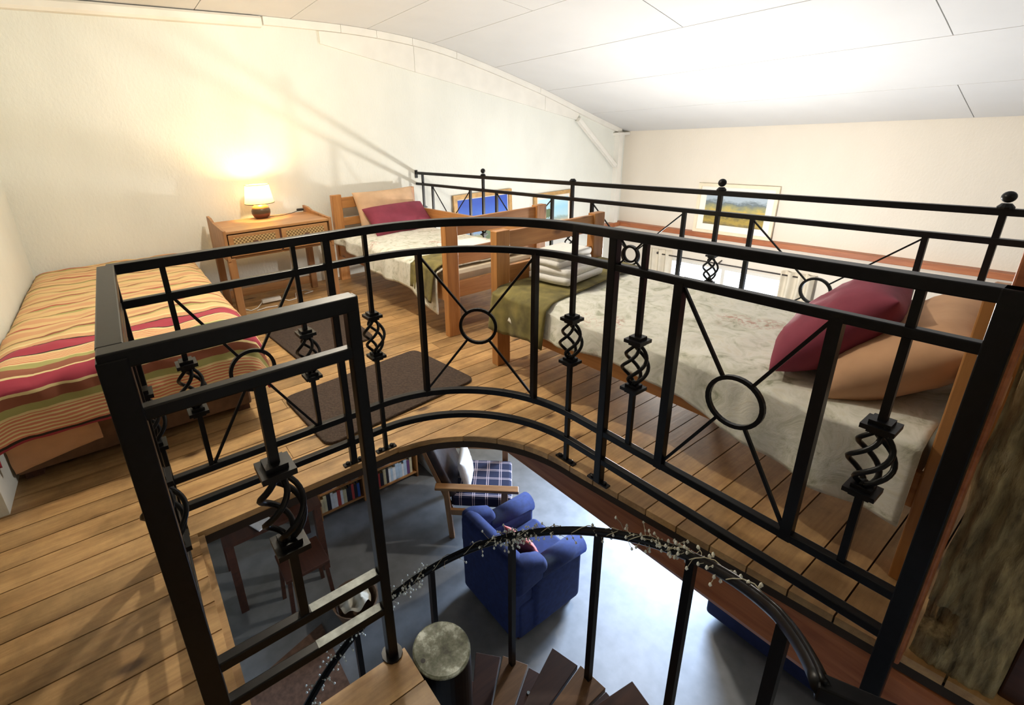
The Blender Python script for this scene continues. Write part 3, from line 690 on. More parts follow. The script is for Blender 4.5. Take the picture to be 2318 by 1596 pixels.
# twig garland along the handrail
gar = empty('twig_garland', (1.1,1.2,-.4)); tag(gar, 'garland of pale twigs with small white berries wound along the curved stair handrail', 'garland')
tw = MB(); be = MB(); rnd = random.Random(3)
for i in range(340):
    a = rnd.choice([rnd.uniform(-42,80), rnd.gauss(31,5), rnd.gauss(31,5), rnd.gauss(72,5), rnd.gauss(-17,6), rnd.gauss(100,8)])
    if -44 > a or a > 122: continue
    x,y = pol(.80+rnd.uniform(-.015,.015),a); z = hz(a)+rnd.uniform(-.005,.02)
    d = Vector((rnd.uniform(-1,1),rnd.uniform(-1,1),rnd.uniform(-1.3,.5))).normalized()*rnd.uniform(.015,.06)
    p0 = Vector((x,y,z)); p2 = p0+d; p1 = p0+d*.5+Vector((rnd.uniform(-.01,.01),rnd.uniform(-.01,.01),.006))
    tw.tube([p0,p1,p2], .0011, 4)
    be.lathe([(.0005,-.008),(.0052,-.001),(.004,.004),(.0008,.009)], tuple(p2), 5)
    if rnd.random() < .5: be.lathe([(.0005,-.006),(.0042,-.001),(.003,.003),(.0006,.007)], tuple(p1+Vector((.004,0,-.006))), 5)
for s in range(6):
    pts = [Vector((*pol(.80+.018*math.cos(i*.9+s),-40+s*20+i*1.6),hz(-40+s*20+i*1.6)+.018*math.sin(i*.9+s)+.008)) for i in range(16)]
    tw.tube(pts, .0016, 5)
tag(tw.build('twigs', M_twig, gar), kind='stuff'); tag(be.build('berries', M_berry, gar), kind='stuff')

# ================================================================== BEDS
def pine_bed(loc_label, X0, X1, Yfoot, Yhead, sgn, guard):
    """Yfoot: outer face of the footboard; sgn=+1 when the head is further in +Y"""
    b = empty('pine_bed', ((X0+X1)/2,(Yfoot+Yhead)/2,0)); tag(b, loc_label, 'bed')
    pw_,pt = .095,.055
    for yb_,top,kind in ((Yfoot,.80,'foot'),(Yhead,.82 if sgn>0 else .90,'head')):
        s = sgn if kind == 'foot' else -sgn
        ya,yb2 = sorted((yb_, yb_+s*pt))
        for x in (X0, X1-pw_):
            MB().box(x,x+pw_,ya,yb2,0,top).build('bed_post', M_pine_z, b, bevel=.004)
        yc0,yc1 = sorted((yb_+s*.014, yb_+s*.042))
        pl = ((.685,.79),(.49,.595),(.265,.375)) if kind == 'foot' else ((.69,.79),(.525,.60),(.30,.42))
        for z0,z1 in pl: MB().box(X0+pw_,X1-pw_,yc0,yc1,z0,z1).build('rail_board', M_pine, b, bevel=.004)
    ya,yb2 = sorted((Yfoot+sgn*pt, Yhead-sgn*pt))
    for x in (X0+.012, X1-.037): MB().box(x,x+.025,ya,yb2,.245,.36).build('side_board', M_pine_y, b, bevel=.004)
    for i in range(9):
        yy = ya+(yb2-ya)*(i+.5)/9; MB().box(X0+.037,X1-.037,yy-.04,yy+.04,.29,.31).build('slat', M_pine, b)
    if guard: MB().box(X1-.05,X1-.022,ya,yb2,.535,.63).build('guard_board', M_pine_y, b, bevel=.004)
    mt = MB().box(X0+.04,X1-.06,ya+.01,yb2-.01,.311,.44).build('mattress', M_cream, b, bevel=.03)
    return b
def spread(name, label, X0, X1, Y0, Y1, zt, hemL, hemR, mat, seed, thick=.008, amp=.012, cat='bedspread', yskew=None, nu=70, nv=60, puff=.02):
    """cloth lying across a bed: hangs on both long sides; hemL(v), hemR(v) give hem heights"""
    mb = MB()
    def fn(u, v):
        hl, hr = hemL(v), hemR(v); La = zt-hl; Lr = zt-hr; Wd = X1-X0; T = La+Wd+Lr; s = u*T
        if s < La:
            x,z = X0, hl+s; side = -1; k = 1-(s/La)
        elif s < La+Wd: x,z = X0+s-La, zt; side = 0; k = 0
        else: x,z = X1, zt-(s-La-Wd); side = 1; k = (s-La-Wd)/Lr
        # rounded shoulders
        e = min(abs(x-X0),abs(X1-x)) if side == 0 else 0
        if side == 0 and e < .06: z -= .028*(1-e/.06)**2
        if side: x += side*(.012+.022*k+.02*k*n3(v*7+seed,side,seed)); z -= .028*(1-k)**3
        ylo = Y0+(yskew(x)[0] if yskew else 0); yhi = Y1+(yskew(x)[1] if yskew else 0)
        y = ylo+(yhi-ylo)*v
        w = n3(x*3.1+seed,y*3.1,seed)*amp + n3(x*9,y*9+seed,2)*amp*.45
        if side == 0: z += w+puff*n3(x*1.2,y*1.3,seed+4)
        else: x += side*(abs(w)*1.6+.016*k*math.sin(y*17+seed+3*n3(y*2,seed,1)))
        return (x,y,z)
    mb.grid(fn, nu, nv)
    o = mb.build(name, mat, None, origin=((X0+X1)/2,(Y0+Y1)/2,zt), smooth=True, solid=thick)
    if label: tag(o, label, cat)
    return o
lin = lambda a,b: (lambda v: a+(b-a)*v)
B1 = pine_bed('pine single bed with its head against the white wall beside the sideboard', 1.685,2.575,2.53,4.46,1,True)
B2 = pine_bed('pine single bed beside the stair railing with its head at the stone wall', 1.655,2.545,2.045,.135,-1,False)
spread('bedspread','pale floral bedspread on the bed against the far white wall',1.672,2.53,2.62,4.36,.475,lambda v: .20+.18*v+.02*math.sin(v*9)-.05*math.exp(-((v)/.08)**2),lambda v: .40,M_floral,3,amp=.010)
spread('bedspread','pale floral bedspread on the bed nearest the stair railing',1.648,2.56,.20,1.975,.485,lambda v: .20+.13*min(1,max(0,v-.12)*4)+.012*math.sin(v*14),lambda v: .36,M_floral,9,amp=.019,nu=110,nv=100)
spread('throw_blanket','olive green throw over the foot of the bed nearest the stair railing',1.632,2.57,1.64,1.99,.503,lambda v: .27+.02*math.sin(v*6),lambda v:.34,M_olive,5,amp=.008,cat='blanket',yskew=lambda x: (-.06+.15*(x-1.63),0),nv=26)
spread('throw_blanket','olive green throw folded over the foot of the bed by the far wall',1.658,2.55,2.63,2.93,.492,lambda v: .24+.05*v,lambda v:.38,M_olive,6,amp=.008,cat='blanket',nv=22)

def pillow(name, label, w, h, t, mat, loc, rot, seed, group=None, cat='pillow'):
    mb = MB(); N = 26
    def shape(u,v,sg):
        a,b = math.sin(PI/2*(2*u-1)), math.sin(PI/2*(2*v-1))
        px = 1-.09*(1-abs(b)**2.5)*0 - .05*(1-b*b); py = 1-.05*(1-a*a)
        x = a*w/2*(1-.06*(1-b*b)); y = b*h/2*(1-.06*(1-a*a))
        th = t/2*(max(0,(1-a**4))*max(0,(1-b**4)))**.5*(1-.25*(a*a+b*b)/2)
        th += .008*n3(a*2.5+seed,b*2.5,seed)*(1-a*a)*(1-b*b)+.006*n3(a*6+seed,b*6,seed)*min(1,(1-a*a)*3)*min(1,(1-b*b)*3)
        return (x,y,sg*th)
    mb.grid(lambda u,v: shape(u,v,1), N, N); mb.grid(lambda u,v: shape(1-u,v,-1), N, N)
    o = mb.build(name, mat, None, origin=(0,0,0), smooth=True)
    bm = bmesh.new(); bm.from_mesh(o.data); bmesh.ops.remove_doubles(bm, verts=bm.verts, dist=.0004); bm.to_mesh(o.data); bm.free()
    o.location = loc; o.rotation_euler = rot; tag(o, label, cat, group); return o
R = math.radians
pillow('pillow','tan pillow propped against the headboard of the bed by the white wall',.66,.40,.18,M_tan_pale,(2.20,4.30,.645),(R(68),0,R(2)),1)
pillow('pillow','wine red pillow leaning on the tan one on the bed by the white wall',.66,.34,.19,M_wine,(2.22,4.10,.575),(R(42),0,R(3)),2)
pillow('pillow','large tan pillow lying against the headboard beside the stone wall',.66,.40,.22,M_tan,(2.01,.335,.605),(R(-40),R(0),R(2)),3)
pillow('pillow','wine red pillow leaning on the tan pillow of the bed beside the stair',.52,.40,.20,M_wine,(1.98,.53,.635),(R(-48),R(4),R(10)),4)

# towels
def towel(label, loc, w, d, h, rotz, seed):
    t = empty('folded_towel', loc, rotz); tag(t, label, 'towel', 'folded white towels on the beds')
    n = 2
    for i in range(n):
        mb = MB(); z0 = h*i/n
        ring = []
        K = 14
        prof = []
        for j in range(K+1):
            a = -PI/2+PI*j/K; prof.append((w/2-h/n/2+math.cos(a)*h/n/2, z0+h/n/2+math.sin(a)*h/n/2))
        prof += [(-w/2+.004*i,z0+h/n-.001),(-w/2+.004*i,z0+.001)]
        pts0 = prof; m_ = 10; vs = []
        for q in range(m_+1):
            yq = -d/2+d*q/m_; e = .94 if q in (0,m_) else 1
            for (x,z) in prof:
                vs.append((x*(1+.01*n3(yq*9,seed,i)), yq, (z-z0-h/n/2)*e+z0+h/n/2+.004*n3(x*8+seed,yq*8,i)))
        P_ = len(prof)
        mb.add(vs, [(q*P_+j,q*P_+(j+1)%P_,(q+1)*P_+(j+1)%P_,(q+1)*P_+j) for q in range(m_) for j in range(P_)]+[tuple(range(P_-1,-1,-1)),tuple(m_*P_+j for j in range(P_))])
        mb.build('towel_fold', M_white, t, local=True, smooth=True)
    return t
towel('large folded white towel under a smaller one on the olive throw', (2.03,1.83,.517),.34,.26,.085,R(8),1)
towel('small folded white towel on top of the larger one at the bed foot', (2.00,1.845,.603),.28,.20,.075,R(4),2)
towel('folded white towel on the bed by the far wall behind the footboards', (2.05,2.82,.507),.36,.24,.05,R(-3),3)

# striped bed
sb = empty('striped_bed_base', (-.08,3.45,0)); tag(sb, 'low brown divan base under the striped cover in the left corner', 'bed')
MB().box(-.585,.36,2.42,4.50,.04,.27).build('divan_box', simple('brown_divan_cloth',(.16,.085,.045),.95,0,.3,14), sb, bevel=.01)
MB().box(-.585,.38,2.38,4.51,.27,.46).build('mattress', M_cream, sb, bevel=.04)
for x in (-.54,.32):
    for y in (2.48,4.44): MB().box(x-.03,x+.03,y-.03,y+.03,0,.04).build('leg', M_dark, sb)
def sc_fn(u, v):
    # u across: 0 = wall side hem, 1 = right hem ; v along: s from the far wall to the front hem
    zt = .495; L = 2.42; s = v*L; x0,x1 = -.578,.395; hr = .18-.03*v; hl = .05; T = hl+(x1-x0)+hr; q = u*T
    if q < hl: x,z,kx = x0,zt-hl+q,0
    elif q < hl+x1-x0: x,z,kx = x0+q-hl,zt,0
    else: kx = (q-hl-(x1-x0))/hr; x,z = x1+.05*kx,zt-(q-hl-(x1-x0))
    e = x1-x
    if kx == 0 and 0 <= e < .1: z -= .035*(1-e/.1)**2
    elif kx > 0: z -= .035*(1-kx)**2
    e2 = x-x0
    if kx == 0 and e2 < .1: z -= .03*(1-e2/.1)**2
    top = 4.515-2.30
    if s < top:
        y = 4.515-s; d = top-s
        if d < .09: z -= .03*(1-d/.09)**2
        if s < .08: z -= .03*(1-s/.08)**2
    else:
        d = s-top; y = 2.30-.035*(d/.2); z -= d+.03*max(0,1-d/.1)**2*.0+.03
        if kx > 0: y += .03*kx
    w = .012*n3(x*3,s*4,1)+.010*n3(x*7+3,s*11,4)+.006*n3(x*16,s*16,7)
    if s < top and kx == 0: z += w
    elif kx > 0: x += abs(w)
    else: y -= abs(w)*1.4
    if s > top*.55 and s < top: z += .008*math.sin(x*16+s*11)*.6
    return (x,y,max(z,.16))
cov = MB().grid(sc_fn, 60, 110, lambda u,v: (u*1.2, v*2.42))
o = cov.build('bed_cover', M_stripe, None, origin=(-.1,3.4,.49), smooth=True, solid=.01); tag(o, 'striped cover in wine, green and tan on the low bed in the left corner', 'bed cover')
def cor_fn(u,v):
    x = -.56+.30*u; z = .275-(.16-.05*u)*v; y = 2.285+.03*v+.012*n3(u*5,v*5,3); return (x,y,z)
o = MB().grid(cor_fn,14,8,lambda u,v:(u*.5,2.06+.10*v)).build('sheet_corner', M_tan, None, origin=(-.42,2.30,.12), smooth=True, solid=.012)
tag(o, 'pale brown sheet corner hanging below the striped cover in the left corner', 'sheet')

# ================================================================== SIDEBOARD, LAMP
D0 = (1.01,4.11,0)
ds = empty('sideboard', D0); tag(ds, 'oak sideboard with two cane-fronted drawers and tall legs under the table lamp', 'sideboard')
dx0,dx1,dy0,dy1,dz = .60,1.425,3.80,4.41,.71
MB().box(dx0+.02,dx1-.02,dy0+.005,dy1,dz-.02,dz).build('top_board', M_dres, ds, bevel=.003)
for x in (dx0,dx1-.022):
    side = [(dy0-.005,dz-.22),(dy1+.01,dz-.22),(dy1+.01,dz+.055),(dy1-.10,dz+.05),(dy1-.2,dz+.028),(dy0+.08,dz+.012),(dy0-.005,dz+.010)]
    MB().prism_x(side, x, x+.022).build('side_panel', M_dres_z, ds, bevel=.003)
for x in (dx0,dx1-.055):
    for y in (dy0,dy1-.055): MB().prism([(x,y),(x+.055,y),(x+.055,y+.055),(x,y+.055)],0,dz-.2).build('leg', M_dres_z, ds, bevel=.004)
MB().box(dx0+.022,dx1-.022,dy1-.02,dy1,dz-.2,dz-.02).build('back_panel', M_dres, ds)
MB().box(dx0+.022,dx1-.022,dy0+.02,dy1-.02,dz-.21,dz-.195).build('bottom_panel', M_dres, ds)
MB().box(dx0+.045,dx1-.045,dy1-.04,dy1-.018,.05,.12).build('stretcher', M_dres, ds, bevel=.003)
MB().box((dx0+dx1)/2-.009,(dx0+dx1)/2+.009,dy0+.012,dy0+.03,dz-.195,dz-.021).build('divider', M_dark, ds)
for i in range(2):
    xa = dx0+.03+i*.388; xb = xa+.372
    dr = MB().box(xa,xb,dy0+.004,dy0+.02,dz-.19,dz-.028).build('drawer', M_dres, ds, bevel=.003)
    MB().box(xa+.035,xb-.035,dy0-.0,dy0+.0035,dz-.16,dz-.05).build('cane_panel', M_cane, dr)
    MB().lathe([(.009,0),(.010,.012),(.024,.020),(.021,.034),(.0001,.038)], ((xa+xb)/2,dy0-.0,0), 14).build('knob', M_dark, dr)
    kn = dr.children[-1]
    me = kn.data
    kn.rotation_euler = (PI/2,0,0)
    # knob lathe axis turned to face forward about the drawer front
    off = Vector(D0)
    for v_ in me.vertices:
        p = v_.co + off; lx,ly,lz = p.x-(xa+xb)/2, p.y-dy0, p.z
        v_.co = Vector(((xa+xb)/2+lx, dy0-lz, dz-.105+ly)) - off
    kn.rotation_euler = (0,0,0)
lamp = empty('table_lamp', (1.012,4.31,dz)); tag(lamp, 'round ceramic table lamp with a glowing cream drum shade on the sideboard', 'lamp')
lx,ly = 1.012,4.31
MB().lathe([(.045,0),(.062,.012),(.075,.04),(.076,.065),(.066,.095),(.045,.112),(.022,.118),(.018,.13)], (0,0,0), 32).build('base', M_ceram, lamp, local=True, smooth=True)
MB().lathe([(.009,.118),(.009,.16)], (0,0,0), 10).build('socket', M_black, lamp, local=True)
sh = MB().lathe([(.118,.125),(.094,.275)], (0,0,0), 40); sh.f = [f for f in sh.f if len(f) == 4]
sh.build('lamp_shade', M_shade, lamp, local=True, smooth=True)
for r_,z_ in ((.1185,.125),(.0945,.275)): MB().tube([(r_*math.cos(2*PI*i/40),r_*math.sin(2*PI*i/40),z_) for i in range(41)], .0028, 6).build('shade_trim', M_cableB if z_<.2 else M_gold, lamp, local=True)
MB().sphere((0,0,.19),.024,12).build('bulb', emit('warm_bulb',(1,.72,.36),14), lamp, local=True, smooth=True)
lp_ = point_light('bulb_light', (0,0,.235), P_TABLE, (1,.66,.26), .03, lamp)
cord = MB().tube([(lx+.06,ly-.01,dz+.008),(lx+.13,ly-.03,dz+.005),(lx+.20,ly-.01,dz+.006),(lx+.27,ly+.03,dz+.008),(1.36,4.37,dz+.02)], .003, 6)
cd = empty('lamp_cord', (lx+.2,ly,dz)); tag(cd, 'black lamp cord with an inline switch lying on the sideboard top', 'cord')
cord.build('cord', M_cableB, cd); MB().box(1.335,1.395,4.36,4.39,dz+.012,dz+.034).build('switch', M_black, cd, bevel=.006)
ad = empty('extension_lead', (.97,4.2,0)); tag(ad, 'white extension lead with an inline block on the floor under the sideboard', 'cord')
MB().box(.86,1.02,4.16,4.205,.012,.045).build('block', M_cableW, ad, bevel=.006)
MB().tube([(.63,4.12,.006),(.70,4.15,.006),(.74,4.06,.006),(.80,4.10,.006),(.86,4.18,.02)], .0045, 6).tube([(1.02,4.18,.02),(1.07,4.11,.006),(1.14,4.13,.006),(1.18,4.28,.006),(1.28,4.33,.006),(1.33,4.24,.006),(1.24,4.21,.006)], .0045, 6).tube([(.78,4.03,.006),(.86,4.06,.006),(.95,4.04,.006)],.0045,6).build('cable', M_cableW, ad, smooth=True)

# rugs
def rug(label, pts, h=.016):
    n = 6; P_ = []
    k = len(pts)
    for i in range(k):
        p = Vector(pts[i]); a = (Vector(pts[i-1])-p).normalized(); b = (Vector(pts[(i+1)%k])-p).normalized()
        c0,c1 = p+a*.06,p+b*.06
        for j in range(n+1):
            t = j/n; P_.append(tuple(c0*(1-t)**2+p*2*t*(1-t)+c1*t*t))
    c = sum((Vector(p) for p in P_), Vector((0,0)))/len(P_)
    o = MB().prism(P_, 0.001, h).build('rug', M_rug, None, origin=(c.x,c.y,0), bevel=.006); tag(o, label, 'rug', 'small brown rugs on the loft floor'); return o
rug('small dark brown rug with rounded corners nearest the stair railing', [(.545,1.855),(1.445,1.935),(1.385,2.50),(.515,2.42)])
rug('small dark brown rug between the striped bed and the far pine bed', [(.74,2.80),(1.28,2.86),(1.33,3.75),(.68,3.66)])

# pictures
def picture(label, c, w, h, axis, lean, fm, mount, kind, fw=.04):
    """axis 'y': hangs against the back wall (faces -Y); 'x': against the right wall (faces -X)"""
    p = empty('framed_picture', c); tag(p, label, 'picture')
    def put(x0,x1,z0,z1,d0,d1,name,mat,uv=False,par=p):
        # local: x across, z up, d = distance out of the wall
        mb = MB()
        def T(x,z,d):
            zz = z*math.cos(lean); dd = d + (h-z)*math.sin(lean)
            return (x,-dd,zz) if axis == 'y' else (-dd,-x,zz)
        vs = [T(x0,z0,d0),T(x1,z0,d0),T(x1,z1,d0),T(x0,z1,d0),T(x0,z0,d1),T(x1,z0,d1),T(x1,z1,d1),T(x0,z1,d1)]
        mb.add(vs, [(0,3,2,1),(4,5,6,7),(0,1,5,4),(1,2,6,5),(2,3,7,6),(3,0,4,7)])
        if uv:
            mb.uv = {i:((0 if i in (0,3,4,7) else 1),(0 if i in (0,1,4,5) else 1)) for i in range(8)}
        return mb.build(name, mat, par, local=True)
    put(-w/2+.01,w/2-.01,.01,h-.01,.004,.012,'backing',M_mat)
    for a in ((-w/2,w/2,0,fw),(-w/2,w/2,h-fw,h),(-w/2,-w/2+fw,fw,h-fw),(w/2-fw,w/2,fw,h-fw)): put(*a,.004,.03,'frame_member',fm)
    put(-w/2+fw+mount,w/2-fw-mount,fw+mount,h-fw-mount,.012,.0145,'canvas',painting('painting_'+kind,kind),True)
    return p
picture('gold framed painting of a deep blue sky leaning on the back wall ledge', (3.57,YW-.004,.0),.86,.66,'y',.05,M_gold,.012,'blue',.05)
picture('gold framed pale landscape with a tree leaning beside the blue painting', (4.73,YW-.004,.0),.70,.55,'y',.05,M_gold,.035,'pale',.045)
picture('cream framed painting of yellow hills leaning on the ledge of the picture wall', (XP-.004,2.915,-.006),.92,.60,'x',.05,M_cframe,.075,'hill',.035)

# curtains and rod
rod = empty('curtain_rod', (XP-.06,3.0,-.37)); tag(rod, 'thin dark curtain rod over the low window in the picture wall', 'rod')
MB().tube([(XP-.07,2.10,-.362),(XP-.07,3.80,-.378)], .009, 8).build('rod', M_rod, rod, smooth=True)
for y in (2.08,3.82): MB().sphere((XP-.07,y,-.37),.018,10).build('rod_end', M_rod, rod, smooth=True)
MB().bar((XP-.07,2.98,-.36),(XP,2.98,-.34),.012,.012).build('bracket', M_rod, rod)
def curtain(label, y0, y1, seed):
    def fn(u,v):
        y = y0+(y1-y0)*u; z = -.315-1.5*v; return (XP-.075+.028*math.sin(u*6.5*PI+seed)+.012*n3(u*4,v*3,seed), y+.02*n3(v*3,u,seed), z)
    o = MB().grid(fn,48,14).build('curtain', M_curt, None, origin=(XP-.07,(y0+y1)/2,-.33), smooth=True, solid=.006); tag(o,label,'curtain','curtains of the low window'); return o
curtain('cream curtain drawn to the left of the low window, nearer the wall corner', 3.62,3.95,1)
curtain('cream curtain drawn to the right of the low window, below the hill painting', 1.95,2.27,2)

# ================================================================== LAMPS
fl = empty('floor_lamp', (3.97,2.25,ZL)); tag(fl, 'tall floor lamp with a glaring white globe rising behind the far railing', 'lamp')
MB().lathe([(.14,0),(.14,.02),(.03,.035),(.012,.05)], (0,0,0), 28).build('base', M_black, fl, local=True)
MB().lathe([(.011,.04),(.011,2.42)], (0,0,0), 10).build('pole', M_black, fl, local=True)
MB().lathe([(.011,2.40),(.035,2.415),(.04,2.43)], (0,0,0), 20).build('holder', M_black, fl, local=True)
MB().sphere((0,0,2.485),.05,20).build('globe', emit('white_lamp_globe',(1,.96,.90),60), fl, local=True, smooth=True)
gl = point_light('globe_light', (0,0,2.56), P_VOID, (1.0,.96,.90), .05, fl)
cl = empty('ceiling_lamp', (1.0,2.6,2.275)); tag(cl, 'small ceiling lamp with a bare bulb above the loft floor', 'lamp')
MB().lathe([(.06,0),(.06,-.012),(.02,-.02)][::-1], (0,0,0), 24).build('rose', M_trim, cl, local=True)
MB().lathe([(.015,-.015),(.015,-.05)][::-1], (0,0,0), 12).build('socket', M_black, cl, local=True)
MB().sphere((0,0,-.08),.03,14).build('bulb', emit('warm_ceiling_bulb',(1,.82,.55),20), cl, local=True, smooth=True)
point_light('bulb_light', (0,0,-.145), P_CEIL, (1,.91,.75), .03, cl)

wlp = empty('wall_lamp', (.55,-2.59,1.75)); tag(wlp, 'small wall lamp on the wall behind the viewer', 'lamp')
MB().box(-.04,.04,-.0,.02,-.06,.06).build('back_plate', M_trim, wlp, local=True, bevel=.004)
MB().bar((0,.02,0),(0,.12,.02),.015,.015).build('arm', M_black, wlp, local=True)
MB().sphere((0,.15,.03),.035,14).build('bulb', emit('warm_wall_bulb',(1,.82,.55),12), wlp, local=True, smooth=True)
point_light('bulb_light', (0,.22,.05), 8.0, (1,.80,.50), .04, wlp)

# ================================================================== LOWER ROOM
# bookcases with books
def bookcase(label, x0, x1, n):
    b = empty('bookcase', ((x0+x1)/2,4.23,ZL)); tag(b, label, 'bookcase', 'low bookcases downstairs')
    yf,yb_ = 4.10,4.38
    for x in (x0,x1-.02):
        MB().prism_x([(yf,ZL),(yb_,ZL),(yb_,ZL+.82),(yf+.05,ZL+.82),(yf,ZL+.7)],x,x+.02).build('side_panel', M_pine_z, b, bevel=.002)
    for z in (.075,.32,.565): MB().box(x0+.02,x1-.02,yf+.005,yb_-.01,ZL+z-.018,ZL+z).build('shelf', M_pine, b)
    MB().box(x0+.02,x1-.02,yb_-.01,yb_,ZL+.06,ZL+.8).build('back_panel', M_dark, b)
    return b
bookcase('low wooden bookcase with mixed red, white and dark books seen below the loft edge', 1.03,1.54,0)
bookcase('low wooden bookcase with pale blue-white books beside the doorway downstairs', 1.67,2.20,1)
bc = {'white':(.85,.86,.88),'pale blue':(.52,.66,.80),'blue':(.05,.12,.42),'dark':(.02,.02,.03),'red':(.48,.06,.05),'cream':(.66,.58,.36),'purple':(.16,.06,.18),'grey':(.28,.30,.33)}
BM = {k_: simple('book_'+k_.replace(' ','_'), c, .55, 0, .08, 30) for k_,c in bc.items()}
rb = random.Random(11)
pal = [['dark','blue','grey','blue','white','white','dark','cream','dark','white','red','pale blue','white'],['cream','cream','dark','white','white','red','white','cream','dark','dark','red','dark','blue','white'],
       ['cream','white','pale blue','white','pale blue','white','purple','red','dark','white','red','grey','dark'],['red','dark','cream','dark','white','pale blue','white','pale blue','pale blue','white','pale blue','purple','cream','dark']]
wh = ['lower left','lower right']
ri = 0
for ci,(xa,xb) in enumerate(((1.055,1.515),(1.695,2.175))):
    for si,zs in enumerate((.322,.077)):
        x = xa; i = 0; cols = pal[ci*2+si]
        while True:
            c = cols[i % len(cols)]; t = rb.uniform(.024,.042); hgt = rb.uniform(.165,.205); dp = rb.uniform(.14,.18)
            if x+t > xb-.01: break
            t_ = 't'
            o = empty('book', (x+t/2,4.20,ZL+zs))
            cb_ = MB(); cb_.box(-t/2,-t/2+.003,-.08,-.08+dp,0,hgt); cb_.box(t/2-.003,t/2,-.08,-.08+dp,0,hgt); cb_.box(-t/2+.003,t/2-.003,-.08,-.076,0,hgt); cb_.build('cover', BM[c], o, local=True)
            MB().box(-t/2+.003,t/2-.003,-.074,-.085+dp,.003,hgt-.004).build('pages', BM['cream'], o, local=True)
            ordn = ['first','second','third','fourth','fifth','sixth','seventh','eighth','ninth','tenth','eleventh','twelfth','thirteenth','fourteenth','fifteenth','sixteenth','seventeenth','eighteenth'][i]
            tag(o, '%s book, %s from the left on the %s shelf of the %s bookcase' % (c, ordn, 'upper' if si == 0 else 'bottom', 'left' if ci == 0 else 'right'), 'book', 'books in the low bookcases')
            x += t+.0015; i += 1

# blue armchair (faces +X)
ac = empty('blue_armchair', (2.12,2.27,ZL)); tag(ac, 'deep blue upholstered wing armchair facing the window downstairs', 'armchair')
def soft(name, x0,x1,y0,y1,z0,z1,mat,par,bv=.05,wob=.0):
    o = MB().box(x0,x1,y0,y1,z0,z1).build(name, mat, par, local=True, smooth=True); md = o.modifiers.new('bevel','BEVEL'); md.width = bv; md.segments = 4; return o
soft('base',-.33,.31,-.33,.33,.05,.40,M_fab_blue,ac,.03)
soft('seat_cushion',-.2,.33,-.2,.2,.38,.50,M_fab_blue,ac,.05)
o = MB().prism_y([(-.38,.06),(-.20,.06),(-.17,.46),(-.24,.80),(-.32,.84),(-.39,.80)],-.32,.32).build('backrest', M_fab_blue, ac, local=True, smooth=True); md = o.modifiers.new('bevel','BEVEL'); md.width=.04; md.segments=4
for s in (-1,1):
    y0,y1 = sorted((s*.20,s*.35))
    soft('armrest',-.2,.34,y0,y1,.06,.60,M_fab_blue,ac,.06)
    a_ = MB().tube([(-.12,s*.29,.60),(.34,s*.29,.58)], [.075,.085], 16); a_.build('arm_roll', M_fab_blue, ac, local=True, smooth=True)
    w_ = MB().prism_y([(-.37,.5),(-.08,.55),(-.04,.66),(-.10,.75),(-.24,.82),(-.36,.83)],*sorted((s*.24,s*.36))).build('wing', M_fab_blue, ac, local=True, smooth=True); md = w_.modifiers.new('bevel','BEVEL'); md.width=.05; md.segments=4
for sx in (-.28,.27):
    for sy in (-.27,.27): MB().box(sx-.02,sx+.02,sy-.02,sy+.02,0,.06).build('leg', M_dark, ac, local=True)
pillow('cushion','salmon pink cushion leaning in the blue armchair',.34,.30,.10,M_pink,(2.04,2.17,ZL+.64),(0,R(66),R(8)),6,cat='cushion')

# wooden easy chair with tartan seat
ang = math.atan2(-.66,.75)
wc = empty('wooden_easy_chair', (2.38,3.23,ZL), ang); tag(wc, 'wooden easy chair with flat armrests and dark leather back beside the bookcases', 'chair')
for s in (-1,1):
    MB().box(-.36,.42,s*.33-.04,s*.33+.04,.575,.605).build('armrest', M_dres, wc, local=True, bevel=.006)
    MB().box(.26,.32,s*.33-.025,s*.33+.025,0,.575).build('leg', M_dres_z, wc, local=True, bevel=.004)
    MB().bar((-.22,s*.33,0),(-.26,s*.33,.575),.05,.05).build('leg', M_dres_z, wc, local=True, bevel=.004)
    MB().bar((-.20,s*.27,.25),(-.46,s*.27,.95),.04,.04,(0,1,0)).build('back_upright', M_dres_z, wc, local=True, bevel=.004)
    MB().box(-.24,.29,s*.33-.015,s*.33+.015,.28,.34).build('side_rail', M_dres, wc, local=True)
MB().box(.27,.30,-.305,.305,.27,.35).build('front_rail', M_dres, wc, local=True)
def pad(name, p0, p1, t, wy, mat):
    d = Vector(p1)-Vector(p0); nrm = Vector((-d.z,0,d.x)).normalized()*t
    o = MB().add([(p0[0],-wy,p0[2]),(p1[0],-wy,p1[2]),(p1[0]-nrm.x,-wy,p1[2]-nrm.z),(p0[0]-nrm.x,-wy,p0[2]-nrm.z),(p0[0],wy,p0[2]),(p1[0],wy,p1[2]),(p1[0]-nrm.x,wy,p1[2]-nrm.z),(p0[0]-nrm.x,wy,p0[2]-nrm.z)],
                 [(0,1,2,3),(7,6,5,4),(0,4,5,1),(1,5,6,2),(2,6,7,3),(3,7,4,0)]).build(name, mat, wc, local=True, smooth=True)
    md = o.modifiers.new('bevel','BEVEL'); md.width=.04; md.segments=4; return o
pad('back_cushion',(-.16,0,.44),(-.39,0,1.02),-.11,.28,M_leather)
s_ = MB().box(-.22,.36,-.29,.29,.33,.45).build('seat_cushion', M_plaid, wc, local=True); md = s_.modifiers.new('bevel','BEVEL'); md.width=.03; md.segments=3
pillow('cushion','white fluffy cushion on the tartan seat of the wooden chair',.36,.32,.12,M_white,(2.28,3.26,ZL+.62),(R(78),R(0),ang+PI/2),7,cat='cushion')

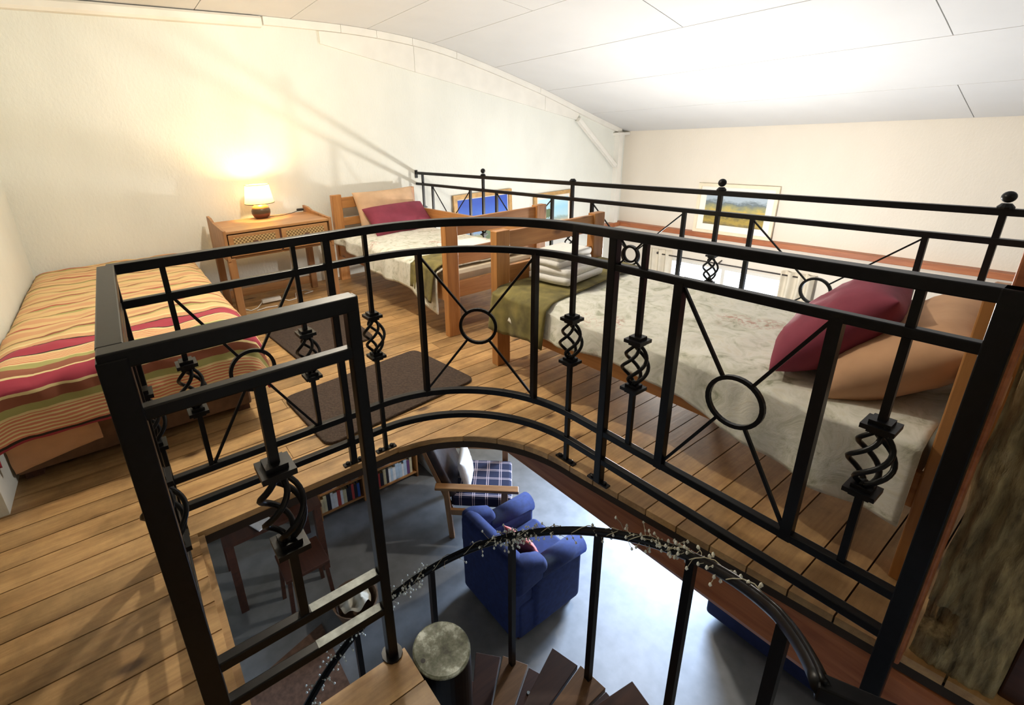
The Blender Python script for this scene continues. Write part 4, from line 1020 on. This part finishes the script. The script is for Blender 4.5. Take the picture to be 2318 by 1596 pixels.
# navy sofa at the right, mostly hidden
so = empty('navy_sofa', (3.55,.45,ZL)); tag(so, 'dark navy sofa half hidden under the loft edge downstairs', 'sofa')
soft('base',-.42,.42,-.85,.80,.05,.40,M_navy,so,.03); soft('backrest',-.44,-.2,-.85,.80,.35,.85,M_navy,so,.06)
for s in (-1,1): soft('armrest',-.42,.44,*sorted((s*.83,s*.66)),.3,.62,M_navy,so,.05)

# desk and stool under the loft at left
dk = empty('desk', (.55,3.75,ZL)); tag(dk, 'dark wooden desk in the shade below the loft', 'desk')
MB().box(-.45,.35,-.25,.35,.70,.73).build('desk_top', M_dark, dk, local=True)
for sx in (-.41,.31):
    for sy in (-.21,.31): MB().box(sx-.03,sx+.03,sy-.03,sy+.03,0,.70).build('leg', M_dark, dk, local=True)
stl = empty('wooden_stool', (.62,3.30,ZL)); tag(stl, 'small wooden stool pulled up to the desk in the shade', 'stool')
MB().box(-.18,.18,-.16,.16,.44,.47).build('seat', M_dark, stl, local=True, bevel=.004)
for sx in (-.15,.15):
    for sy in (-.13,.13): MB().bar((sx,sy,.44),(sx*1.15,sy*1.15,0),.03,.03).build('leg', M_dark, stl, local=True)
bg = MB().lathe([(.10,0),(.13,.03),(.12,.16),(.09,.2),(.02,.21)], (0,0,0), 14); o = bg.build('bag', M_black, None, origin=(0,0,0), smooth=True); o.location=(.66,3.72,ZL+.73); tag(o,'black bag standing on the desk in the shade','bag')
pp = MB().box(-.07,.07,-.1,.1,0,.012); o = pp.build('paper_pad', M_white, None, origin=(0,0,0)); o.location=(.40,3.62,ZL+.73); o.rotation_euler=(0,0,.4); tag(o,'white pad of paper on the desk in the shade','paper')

# basket with cloths near the stair foot
bk = empty('wicker_basket', (.90,2.95,ZL)); tag(bk, 'brown wicker basket on the concrete floor behind the stair gate', 'basket')
MB().lathe([(.14,0),(.19,.16),(.18,.16),(.13,.01)], (0,0,0), 24).build('basket_body', wood('brown_wicker',(.10,.055,.03),(.22,.13,.07),'X',.7,0,0), bk, local=True)
def clf(u,v):
    a = u*2*PI; r = .13*math.sqrt(v); return (r*math.cos(a), r*math.sin(a), .12+.10*n3(r*14*math.cos(a),r*14*math.sin(a),3)+.05*(1-v))
o = MB().grid(clf,48,20).build('cloth', M_cream, None, origin=(0,0,0), smooth=True); o.location=(.90,2.95,ZL+.02); tag(o,'crumpled white cloth lying in the wicker basket','cloth')
rg = MB().prism([(-.15,1.75),(.62,2.0),(.62,3.02),(-.25,2.8)], ZL+.001, ZL+.012).build('rug', simple('rust_brown_rug',(.16,.085,.05),1,0,.3,30), None, origin=(.2,2.4,ZL)); tag(rg,'rust brown rug on the concrete floor below the stair gate','rug')
